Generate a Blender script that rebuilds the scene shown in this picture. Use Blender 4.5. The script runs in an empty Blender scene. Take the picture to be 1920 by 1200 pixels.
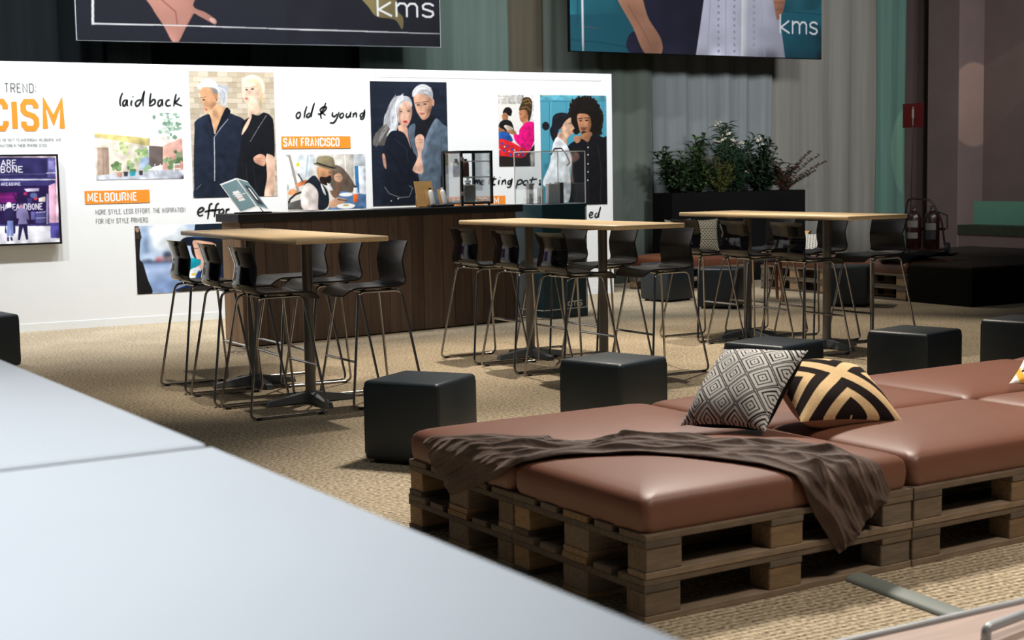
import bpy, bmesh, math, random
import numpy as np
from mathutils import Vector, Matrix

SC = bpy.context.scene
COL = SC.collection
PI = math.pi
random.seed(7)

# ------------------------------------------------------------------ camera
cam_d = bpy.data.cameras.new('camera')
cam = bpy.data.objects.new('camera', cam_d)
COL.objects.link(cam)
cam_d.sensor_width = 36.0
cam_d.lens = 51.94
cam_d.clip_end = 200
cam_d.dof.use_dof = True
cam_d.dof.focus_distance = 9.0
cam_d.dof.aperture_fstop = 5.4
FW = Vector((0.494, 0.864, -0.0985)).normalized()
RT = Vector((0.867, -0.498, -0.018)).normalized()
RT = (RT - FW * RT.dot(FW)).normalized()
UP = RT.cross(FW)
M = Matrix(((RT.x, UP.x, -FW.x, 0), (RT.y, UP.y, -FW.y, 0), (RT.z, UP.z, -FW.z, 1.439), (0, 0, 0, 1)))
cam.matrix_world = M
SC.camera = cam

# ------------------------------------------------------------------ view + light
SC.view_settings.view_transform = 'Standard'
SC.view_settings.look = 'None'
SC.view_settings.exposure = 0.0
SC.view_settings.gamma = 1.0
SC.view_settings.use_curve_mapping = False
SC.cycles.use_denoising = True
SC.cycles.max_bounces = 8
SC.cycles.transparent_max_bounces = 24

W = bpy.data.worlds.new('dim hall')
SC.world = W
W.use_nodes = True
W.node_tree.nodes['Background'].inputs[0].default_value = (0.8, 0.87, 0.92, 1)
W.node_tree.nodes['Background'].inputs[1].default_value = 0.045

def spot(name, loc, aim, watts, angle, color=(1, 1, 1), blend=0.5, radius=0.08):
    d = bpy.data.lights.new(name, 'SPOT')
    d.energy = watts
    d.spot_size = math.radians(angle)
    d.spot_blend = blend
    d.shadow_soft_size = radius
    d.color = color
    o = bpy.data.objects.new(name, d)
    COL.objects.link(o)
    o.location = loc
    o.rotation_euler = (Vector(aim) - Vector(loc)).to_track_quat('-Z', 'Y').to_euler()
    return o

WARM = (1.0, 0.89, 0.75)
COOL = (0.86, 0.93, 1.0)
NEUT = (0.97, 0.99, 1.0)
# wall washers on the truss above the graphic wall
for i, x in enumerate((1.6, 3.1, 4.6, 6.1, 7.6, 9.0)):
    spot('wall_wash_spot', (x - 0.35, 12.5, 5.2), (x, 14.7, 1.9), (560, 540, 510, 470, 380, 190)[i], 110, NEUT, 1.0, 0.10)
# warm lounge and table spots from the hall's rig
spot('table_spot', (2.6, 8.0, 6.2), (3.8, 10.6, 0.3), 620, 46, WARM, 0.5, 0.07)
spot('table_spot', (3.3, 9.0, 6.0), (3.55, 9.35, 1.0), 420, 22, WARM, 0.6, 0.07)
spot('table_spot', (6.2, 10.6, 6.0), (5.9, 9.0, 0.6), 1300, 54, WARM, 0.5, 0.07)
spot('table_spot', (8.6, 11.2, 6.0), (8.2, 9.4, 0.6), 950, 52, WARM, 0.5, 0.07)
spot('lounge_spot', (5.6, 7.2, 6.2), (4.1, 4.6, 0.3), 2500, 60, (1.0, .92, .82), 0.7, 0.45)
spot('lounge_spot', (4.9, 1.2, 5.6), (4.4, 2.8, 0.0), 760, 60, WARM, 0.7, 0.45)
spot('lounge_spot', (9.4, 14.6, 5.6), (10.7, 12.9, 0.2), 420, 44, WARM, 0.5, 0.05)
spot('counter_spot', (4.6, 13.9, 5.2), (6.0, 12.0, 0.0), 300, 60, WARM, 0.6, 0.06)
spot('white_table_spot', (-0.9, 2.2, 5.2), (-0.7, 2.3, 1.0), 1080, 64, (.92, .96, 1.0), 0.8, 0.2)
for x, p in ((4.5, 340), (8.2, 400)):
    spot('curtain_spot', (x, 12.6, 7.2), (x + .3, 15.8, 2.6), p, 96, NEUT, 1.0, 0.3)
for (lx, ly, lz), (ax, ay, az), p in (((10.2, 8.4, 4.4), (11.6, 15.8, 2.4), 1150), ((13.2, 8.6, 4.4), (14.6, 15.8, 2.4), 1250)):
    spot('curtain_spot', (lx, ly, lz), (ax, ay, az), p, 76, NEUT, 1.0, 0.4)
spot('front_fill_spot', (1.5, 2.0, 7.0), (6.0, 10.0, 0.5), 330, 90, (1, .95, .88), 1.0, 0.6)  # added soft frontal fill, not one of the rig's spots
spot('pilaster_window_light', (16.28, 11.9, 4.4), (16.30, 15.14, 2.35), 300, 15, (1.0, 0.85, 0.62), 0.05, 0.02)  # added spot standing in for window light on the pilaster's side

# ------------------------------------------------------------------ materials
def lin(h):
    if not isinstance(h, str):
        return h
    out = []
    for i in (0, 2, 4):
        c = int(h[i:i + 2], 16) / 255
        out.append(c / 12.92 if c <= 0.04045 else ((c + 0.055) / 1.055) ** 2.4)
    return tuple(out)

def mat(name, col, rough=0.5, metal=0.0, var=0.0, scale=8.0, stretch=(1, 1, 1), bump=0.0, bscale=60.0, attr=False, coat=0.0, spec=0.5, emit=0.0):
    m = bpy.data.materials.new(name)
    m.use_nodes = True
    nt = m.node_tree
    b = nt.nodes['Principled BSDF']
    c = lin(col)
    b.inputs['Base Color'].default_value = (*c, 1)
    b.inputs['Roughness'].default_value = rough
    b.inputs['Metallic'].default_value = metal
    b.inputs['Coat Weight'].default_value = coat
    b.inputs['Specular IOR Level'].default_value = spec
    src = None
    if attr:
        a = nt.nodes.new('ShaderNodeAttribute')
        a.attribute_name = 'Col'
        src = a.outputs['Color']
    tc = nt.nodes.new('ShaderNodeTexCoord')
    mp = nt.nodes.new('ShaderNodeMapping')
    mp.inputs['Scale'].default_value = stretch
    nt.links.new(tc.outputs['Object'], mp.inputs[0])
    if var > 0:
        n = nt.nodes.new('ShaderNodeTexNoise')
        n.inputs['Scale'].default_value = scale
        n.inputs['Detail'].default_value = 6
        n.inputs['Roughness'].default_value = 0.6
        nt.links.new(mp.outputs[0], n.inputs['Vector'])
        r = nt.nodes.new('ShaderNodeMapRange')
        r.inputs['From Min'].default_value = 0.25
        r.inputs['From Max'].default_value = 0.75
        r.inputs['To Min'].default_value = 1 - var
        r.inputs['To Max'].default_value = 1 + var
        nt.links.new(n.outputs[0], r.inputs[0])
        mx = nt.nodes.new('ShaderNodeVectorMath')
        mx.operation = 'SCALE'
        if src is not None:
            nt.links.new(src, mx.inputs[0])
        else:
            mx.inputs[0].default_value = c
        nt.links.new(r.outputs[0], mx.inputs['Scale'])
        src = mx.outputs[0]
    if src is not None:
        nt.links.new(src, b.inputs['Base Color'])
    if emit > 0:
        nt.links.new(src, b.inputs['Emission Color'])
        b.inputs['Emission Strength'].default_value = emit
        b.inputs['Base Color'].default_value = (0, 0, 0, 1)
        for l in list(b.inputs['Base Color'].links):
            nt.links.remove(l)
    if bump > 0:
        n = nt.nodes.new('ShaderNodeTexNoise')
        n.inputs['Scale'].default_value = bscale
        n.inputs['Detail'].default_value = 4
        nt.links.new(mp.outputs[0], n.inputs['Vector'])
        bp = nt.nodes.new('ShaderNodeBump')
        bp.inputs['Strength'].default_value = bump
        bp.inputs['Distance'].default_value = 0.01
        nt.links.new(n.outputs[0], bp.inputs['Height'])
        nt.links.new(bp.outputs[0], b.inputs['Normal'])
    return m

def clear_mat(name, tint, gloss):
    m = bpy.data.materials.new(name)
    m.use_nodes = True
    nt = m.node_tree
    nt.nodes.remove(nt.nodes['Principled BSDF'])
    out = [n for n in nt.nodes if n.type == 'OUTPUT_MATERIAL'][0]
    t = nt.nodes.new('ShaderNodeBsdfTransparent')
    t.inputs[0].default_value = (*lin(tint), 1)
    g = nt.nodes.new('ShaderNodeBsdfGlossy')
    g.inputs['Roughness'].default_value = 0.03
    f = nt.nodes.new('ShaderNodeFresnel')
    f.inputs[0].default_value = 1.45
    mu = nt.nodes.new('ShaderNodeMath')
    mu.operation = 'MULTIPLY'
    mu.inputs[1].default_value = gloss
    nt.links.new(f.outputs[0], mu.inputs[0])
    mx = nt.nodes.new('ShaderNodeMixShader')
    nt.links.new(mu.outputs[0], mx.inputs[0])
    nt.links.new(t.outputs[0], mx.inputs[1])
    nt.links.new(g.outputs[0], mx.inputs[2])
    nt.links.new(mx.outputs[0], out.inputs[0])
    return m

def sisal_mat():
    m = mat('sisal_weave', 'b09a72', 0.95, spec=0.1)
    nt = m.node_tree
    b = nt.nodes['Principled BSDF']
    tc = nt.nodes.new('ShaderNodeTexCoord')
    w = nt.nodes.new('ShaderNodeTexWave')
    w.wave_type = 'BANDS'
    w.bands_direction = 'Y'
    w.inputs['Scale'].default_value = 11.0
    w.inputs['Distortion'].default_value = 1.6
    w.inputs['Detail'].default_value = 3.0
    w.inputs['Detail Scale'].default_value = 3.0
    nt.links.new(tc.outputs['Object'], w.inputs['Vector'])
    n = nt.nodes.new('ShaderNodeTexNoise')
    n.inputs['Scale'].default_value = 55.0
    n.inputs['Detail'].default_value = 3.0
    nt.links.new(tc.outputs['Object'], n.inputs['Vector'])
    n2 = nt.nodes.new('ShaderNodeTexNoise')
    n2.inputs['Scale'].default_value = 1.3
    nt.links.new(tc.outputs['Object'], n2.inputs['Vector'])
    a = nt.nodes.new('ShaderNodeMath'); a.operation = 'MULTIPLY_ADD'
    nt.links.new(w.outputs['Fac'], a.inputs[0]); a.inputs[1].default_value = 0.22
    nt.links.new(n.outputs[0], a.inputs[2])
    a2 = nt.nodes.new('ShaderNodeMath'); a2.operation = 'MULTIPLY_ADD'
    nt.links.new(n2.outputs[0], a2.inputs[0]); a2.inputs[1].default_value = 0.25
    nt.links.new(a.outputs[0], a2.inputs[2])
    cr = nt.nodes.new('ShaderNodeValToRGB')
    cr.color_ramp.elements[0].position = 0.42
    cr.color_ramp.elements[0].color = (*lin('4a3d2a'), 1)
    cr.color_ramp.elements[1].position = 1.05
    cr.color_ramp.elements[1].color = (*lin('dac9ad'), 1)
    nt.links.new(a2.outputs[0], cr.inputs[0])
    nt.links.new(cr.outputs[0], b.inputs['Base Color'])
    bp = nt.nodes.new('ShaderNodeBump')
    bp.inputs['Strength'].default_value = 0.9
    bp.inputs['Distance'].default_value = 0.012
    nt.links.new(a.outputs[0], bp.inputs['Height'])
    nt.links.new(bp.outputs[0], b.inputs['Normal'])
    return m

MT = dict(
    sisal=sisal_mat(),
    white_wall=mat('painted_white_board', 'e6e8e9', 0.6, var=0.01, scale=2),
    white_line=mat('white_print', 'f6f6f6', 0.5, var=0.01),
    grey_line=mat('pale_grey_print', 'd2d4d6', 0.5, var=0.01),
    black_ink=mat('black_ink', '17191c', 0.6, var=0.1),
    grey_ink=mat('grey_ink', '77797b', 0.6, var=0.05),
    orange=mat('orange_print', 'ec8a22', 0.6, var=0.02),
    white_ink=mat('white_ink', 'f4f2ee', 0.6, var=0.01),
    picture=mat('printed_picture', 'ffffff', 0.7, attr=True, var=0.0, spec=.12),
    screen=mat('lit_screen', 'ffffff', 0.3, attr=True, emit=1.15),
    black_plastic=mat('black_plastic', '0c0d10', 0.3, var=0.05),
    shell=mat('black_seat_shell', '0b0d12', 0.40, bump=0.05, bscale=120),
    shell_gloss=mat('glossy_black_shell_back', '06070b', 0.10, spec=.4),
    chrome=mat('chrome_tube', 'a5a3a2', 0.13, 1.0, var=0.03),
    steel=mat('brushed_grey_steel', '77746f', 0.42, 0.5, var=0.08, scale=20, stretch=(1, 1, .1)),
    foot=mat('grey_cast_metal', '6d7378', 0.42, 0.5, var=0.06),
    oak=mat('light_butcher_block', 'e2c79d', 0.42, var=0.14, scale=6, stretch=(14, 0.8, 14)),
    pouf=mat('black_leatherette', '1e272d', 0.44, var=0.08, bump=0.06, bscale=180),
    leather=mat('brown_leatherette', '6f4432', 0.50, var=0.06, scale=4, bump=0.05, bscale=150, spec=.6),
    far_leather=mat('tan_leatherette', '5f3826', 0.4, var=0.06, scale=4, bump=0.05, bscale=150),
    pallet=mat('weathered_pine', '8a7357', 0.8, var=0.35, scale=5, stretch=(1.5, 12, 12), bump=0.25, bscale=25, attr=True),
    throw=mat('brown_plush_throw', '46332a', 0.75, var=0.25, scale=9, bump=0.3, bscale=45),
    plank=mat('dark_reclaimed_planks', '4a3a30', 0.75, var=0.32, scale=4, stretch=(9, 9, .7), bump=0.2, bscale=18, attr=True),
    worktop=mat('charcoal_worktop', '1c1d21', 0.4, var=0.06),
    teal=mat('dark_teal_laminate', '153a46', 0.35, var=0.05),
    table_white=mat('cool_white_laminate', 'd6dade', 0.55, var=0.03, scale=1.2),
    pale_wood=mat('pale_pinkish_wood', 'c4ada3', 0.45, var=0.16, scale=5, stretch=(1, 10, 10)),
    alu=mat('brushed_aluminium', 'b4bac0', 0.45, 0.4, var=0.05),
    ramp=mat('grey_rubber', '7d8480', 0.6, var=0.04),
    clear=clear_mat('clear_acrylic', 'fdfefe', 0.3),
    smoke=clear_mat('display_glass', 'f8fafb', 0.7),
    acrylic_edge=mat('acrylic_edge', 'eef1f3', 0.3, var=0.02),
    carton=mat('pale_carton', 'c9c7c6', 0.6, var=0.04),
    carton_dark=mat('dark_grey_carton', '4b4a4d', 0.6, var=0.05),
    amber=mat('brown_glass', '4a2c22', 0.15, var=0.05),
    bottle_white=mat('white_bottle', 'e4e3e0', 0.35, var=0.02),
    bottle_grey=mat('grey_bottle', '84837f', 0.4, var=0.05),
    kraft=mat('light_plywood', 'c99c5f', 0.6, var=0.1, scale=6, stretch=(1, 1, 6)),
    paper=mat('white_paper', 'eceef0', 0.7, var=0.01),
    film=clear_mat('crumpled_plastic_film', 'f2f4f6', 1.6),
    planter=mat('matt_black_planter', '020202', 0.8, var=0.05, spec=.15),
    soil=mat('dark_soil', '1a1510', 0.95, var=0.3, scale=30),
    bark=mat('green_brown_stem', '2e3320', 0.8, var=0.1),
    stage=mat('black_stage_cladding', '030303', 0.8, var=0.1, spec=.15),
    stage_top=mat('worn_black_stage_top', '2a2420', 0.8, var=0.2, scale=6, spec=.15),
    red=mat('red_enamel', '1f0406', 0.35, var=0.06),
    red_sign=mat('red_sign_face', '330404', 0.6, var=0.03, spec=.1),
    label_pale=mat('pale_label', '5f5954', 0.6, var=0.05),
    label_black=mat('black_label', '101214', 0.6, var=0.05),
    rubber=mat('black_rubber', '0a0a0a', 0.7, var=0.05),
    red_wood=mat('reddish_brown_wood', '8a4a25', 0.5, var=0.15, scale=8, stretch=(6, 6, 1)),
    plaster=mat('dusty_pink_plaster', '6a5956', 0.9, var=0.10, scale=2.2, bump=0.1, bscale=20),
    plaster_warm=mat('beige_plaster', '8f8271', 0.9, var=0.06, scale=2.2, bump=0.1, bscale=20),
    green_band=mat('pale_green_paint', '5f8f7c', 0.8, var=0.06),
    mossy=mat('dark_green_ledge', '26301f', 0.9, var=0.2),
    hall_dark=mat('dark_hall_wall', '1a1e1e', 0.9, var=0.1),
    pillow=mat('woven_cotton', 'ffffff', 0.95, attr=True, var=0.10, scale=90, bump=0.15, bscale=150, spec=0.1),
    black_cloth=mat('black_cotton', '0d0d0f', 0.95, var=0.1, bump=0.15, bscale=150, spec=0.1),
    tan_cloth=mat('beige_cotton', 'b79a82', 0.95, var=0.06, bump=0.15, bscale=150, spec=0.1),
    white_cloth=mat('off_white_cotton', 'd9d3cc', 0.95, var=0.06, bump=0.15, bscale=150, spec=0.1),
)

b_ = MT['throw'].node_tree.nodes['Principled BSDF']
b_.inputs['Sheen Weight'].default_value = .2
b_.inputs['Sheen Tint'].default_value = (.75, .6, .5, 1)

# ------------------------------------------------------------------ mesh helpers
class MB:
    def __init__(self):
        self.v = []; self.f = []; self.m = []; self.c = []; self.mats = []
    def _mi(self, m):
        if m not in self.mats:
            self.mats.append(m)
        return self.mats.index(m)
    def add(self, vs, fs, m, col=None, T=None):
        b = len(self.v)
        if T is not None:
            vs = [tuple(T @ Vector(p)) for p in vs]
        self.v += [tuple(p) for p in vs]
        k = self._mi(m)
        for f in fs:
            self.f.append(tuple(i + b for i in f)); self.m.append(k); self.c.append(col)
        return self
    def box(self, x0, x1, y0, y1, z0, z1, m, col=None, T=None, bev=0.0):
        if bev <= 0:
            vs = [(x, y, z) for z in (z0, z1) for y in (y0, y1) for x in (x0, x1)]
            fs = [(0, 2, 3, 1), (4, 5, 7, 6), (0, 1, 5, 4), (2, 6, 7, 3), (0, 4, 6, 2), (1, 3, 7, 5)]
            return self.add(vs, fs, m, col, T)
        bm = bmesh.new()
        bmesh.ops.create_cube(bm, size=1)
        for v in bm.verts:
            v.co = Vector(((x0 + x1) / 2 + v.co.x * (x1 - x0), (y0 + y1) / 2 + v.co.y * (y1 - y0), (z0 + z1) / 2 + v.co.z * (z1 - z0)))
        bmesh.ops.bevel(bm, geom=bm.edges[:], offset=bev, segments=3 if bev > 0.008 else 1, affect='EDGES', profile=0.5)
        bm.verts.index_update()
        self.add([v.co[:] for v in bm.verts], [[v.index for v in f.verts] for f in bm.faces], m, col, T)
        bm.free()
        return self
    def cyl(self, p0, p1, r0, r1, m, n=14, col=None, T=None):
        p0, p1 = Vector(p0), Vector(p1)
        d = (p1 - p0).normalized()
        a = d.orthogonal().normalized(); b = d.cross(a)
        vs = []
        for p, r in ((p0, r0), (p1, r1)):
            for i in range(n):
                t = 2 * PI * i / n
                vs.append(tuple(p + a * (r * math.cos(t)) + b * (r * math.sin(t))))
        fs = [(i, (i + 1) % n, n + (i + 1) % n, n + i) for i in range(n)]
        fs += [tuple(range(n - 1, -1, -1)), tuple(range(n, 2 * n))]
        return self.add(vs, fs, m, col, T)
    def tube(self, pts, r, m, n=8, closed=False, col=None, T=None):
        P = [Vector(p) for p in pts]
        N = len(P)
        vs = []; prev = None
        for i in range(N):
            if closed:
                t = (P[(i + 1) % N] - P[i - 1]).normalized()
            else:
                t = (P[min(i + 1, N - 1)] - P[max(i - 1, 0)]).normalized()
            a = t.orthogonal().normalized() if prev is None else (prev - t * prev.dot(t)).normalized()
            prev = a
            b = t.cross(a)
            for k in range(n):
                q = 2 * PI * k / n
                vs.append(tuple(P[i] + a * (r * math.cos(q)) + b * (r * math.sin(q))))
        fs = []
        R = N if closed else N - 1
        if closed:   # close with the nearest matching ring offset
            best = min(range(n), key=lambda o: (Vector(vs[(N - 1) * n]) - Vector(vs[o])).length)
        for i in range(R):
            j = (i + 1) % N
            off = best if (closed and j == 0) else 0
            for k in range(n):
                fs.append((i * n + k, i * n + (k + 1) % n, j * n + (k + 1 + off) % n, j * n + (k + off) % n))
        if not closed:
            fs += [tuple(range(n - 1, -1, -1)), tuple(range((N - 1) * n, N * n))]
        return self.add(vs, fs, m, col, T)
    def lathe(self, prof, c, m, n=20, col=None, T=None):
        vs = [];
        for r, z in prof:
            for i in range(n):
                t = 2 * PI * i / n
                vs.append((c[0] + r * math.cos(t), c[1] + r * math.sin(t), c[2] + z))
        fs = []
        for j in range(len(prof) - 1):
            for i in range(n):
                fs.append((j * n + i, j * n + (i + 1) % n, (j + 1) * n + (i + 1) % n, (j + 1) * n + i))
        fs += [tuple(range(n - 1, -1, -1)), tuple(range((len(prof) - 1) * n, len(prof) * n))]
        return self.add(vs, fs, m, col, T)
    def prism(self, poly, z0, z1, m, col=None, T=None):
        n = len(poly)
        vs = [(x, y, z0) for x, y in poly] + [(x, y, z1) for x, y in poly]
        fs = [(i, (i + 1) % n, n + (i + 1) % n, n + i) for i in range(n)]
        fs += [tuple(range(n - 1, -1, -1)), tuple(range(n, 2 * n))]
        return self.add(vs, fs, m, col, T)
    def grid(self, fn, nu, nv, m, colfn=None, flip=False):
        b = len(self.v); k = self._mi(m)
        for j in range(nv + 1):
            for i in range(nu + 1):
                self.v.append(tuple(fn(i / nu, j / nv)))
        for j in range(nv):
            for i in range(nu):
                q = [b + j * (nu + 1) + i, b + j * (nu + 1) + i + 1, b + (j + 1) * (nu + 1) + i + 1, b + (j + 1) * (nu + 1) + i]
                self.f.append(tuple(reversed(q)) if flip else tuple(q)); self.m.append(k)
                self.c.append(colfn((i + .5) / nu, (j + .5) / nv) if colfn else None)
        return self
    def mesh(self, name, smooth=True, angle=40):
        me = bpy.data.meshes.new(name)
        me.from_pydata(self.v, [], self.f)
        for m in self.mats:
            me.materials.append(MT[m])
        me.polygons.foreach_set('material_index', self.m)
        if any(c is not None for c in self.c):
            at = me.color_attributes.new('Col', 'FLOAT_COLOR', 'CORNER')
            arr = np.ones((len(me.loops), 4), np.float32)
            for p, c in zip(me.polygons, self.c):
                if c is not None:
                    arr[p.loop_start:p.loop_start + p.loop_total, :3] = c
            at.data.foreach_set('color', arr.ravel())
        if smooth:
            me.polygons.foreach_set('use_smooth', [True] * len(me.polygons))
            me.set_sharp_from_angle(angle=math.radians(angle))
        me.update()
        return me
    def build(self, name, parent=None, smooth=True, angle=40):
        o = bpy.data.objects.new(name, self.mesh(name, smooth, angle))
        COL.objects.link(o)
        if parent is not None:
            o.parent = parent
        return o

def tag(o, label, cat, group=None, kind=None):
    o['label'] = label; o['category'] = cat
    if group: o['group'] = group
    if kind: o['kind'] = kind
    return o

def thing(name, label, cat, loc=(0, 0, 0), rz=0.0, group=None):
    o = bpy.data.objects.new(name, None)
    o.empty_display_size = 0.1
    COL.objects.link(o)
    o.location = loc; o.rotation_euler = (0, 0, rz)
    return tag(o, label, cat, group)

def struct(o):
    o['kind'] = 'structure'
    return o

def kids(o):
    return [c for c in bpy.data.objects if c.parent is o]

def dup(root, ch, loc, rz, label):
    r = root.copy(); COL.objects.link(r)
    r.location = loc; r.rotation_euler = (0, 0, rz); r['label'] = label
    for c in ch:
        d = c[0].copy(); COL.objects.link(d); d.parent = r
        for g in c[1]:
            e = g.copy(); COL.objects.link(e); e.parent = d
    return r

def tree(root):
    return [(c, kids(c)) for c in kids(root)]

def fillet(pts, r, n=5, closed=True):
    P = [Vector(p) for p in pts]; out = []
    N = len(P)
    for i in range(N):
        if not closed and i in (0, N - 1):
            out.append(P[i]); continue
        a, b, c = P[i - 1], P[i], P[(i + 1) % N]
        u = (a - b); w = (c - b)
        k = min(r, u.length * .45, w.length * .45)
        p0 = b + u.normalized() * k; p1 = b + w.normalized() * k
        for j in range(n + 1):
            t = j / n
            out.append(p0 * (1 - t) ** 2 + b * (2 * t * (1 - t)) + p1 * t * t)
    return out

# ------------------------------------------------------------------ pictures (flat prints, drawn shape by shape)
def hexrgb(h):
    return np.array([int(h[i:i + 2], 16) / 255 for i in (0, 2, 4)])

def catmull(P, n=6):
    P = np.asarray(P, float); N = len(P); out = []
    for i in range(N):
        p0, p1, p2, p3 = P[i - 1], P[i], P[(i + 1) % N], P[(i + 2) % N]
        for k in range(n):
            t = k / n
            out.append(.5 * ((2 * p1) + (-p0 + p2) * t + (2 * p0 - 5 * p1 + 4 * p2 - p3) * t * t + (-p0 + 3 * p1 - 3 * p2 + p3) * t ** 3))
    return np.array(out)

def boxblur(a, r):
    for ax in (0, 1):
        pad = [(0, 0)] * a.ndim; pad[ax] = (r + 1, r)
        c = np.cumsum(np.pad(a, pad, mode='edge'), axis=ax)
        n = a.shape[ax]
        hi = np.take(c, np.arange(2 * r + 1, 2 * r + 1 + n), axis=ax); lo = np.take(c, np.arange(0, n), axis=ax)
        a = (hi - lo) / (2 * r + 1)
    return a

SERIF = {'A': ['0 0 .5 1 1 0', '.2 .36 .8 .36'], 'R': ['.12 0 .12 1 .7 1 .9 .75 .7 .5 .12 .5', '.5 .5 1 0'], 'E': ['.9 1 .12 1 .12 0 .95 0', '.12 .52 .7 .52'], 'B': ['.12 0 .12 1 .7 1 .88 .77 .7 .53 .12 .53', '.7 .53 .95 .27 .7 0 .12 0'],
         'O': ['.5 1 .1 .75 .1 .25 .5 0 .9 .25 .9 .75 .5 1'], 'N': ['.08 0 .08 1 .92 0 .92 1'], '&': ['.95 0 .25 .8 .5 1 .65 .8 .1 .3 .4 0 .9 .45'], 'H': ['.1 0 .1 1', '.9 0 .9 1', '.1 .5 .9 .5'], 'D': ['.1 0 .1 1 .6 1 .92 .7 .92 .3 .6 0 .1 0']}
KMS = {'k': ['0 0 0 1', '.62 .66 .05 .3 .66 0'], 'm': ['0 0 0 .66', '0 .45 .18 .64 .4 .64 .52 .5 .52 0', '.52 .45 .7 .64 .92 .64 1.04 .5 1.04 0'], 's': ['.55 .58 .4 .66 .18 .66 .03 .56 .05 .4 .3 .33 .52 .26 .56 .12 .42 0 .18 0 .02 .08']}

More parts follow.
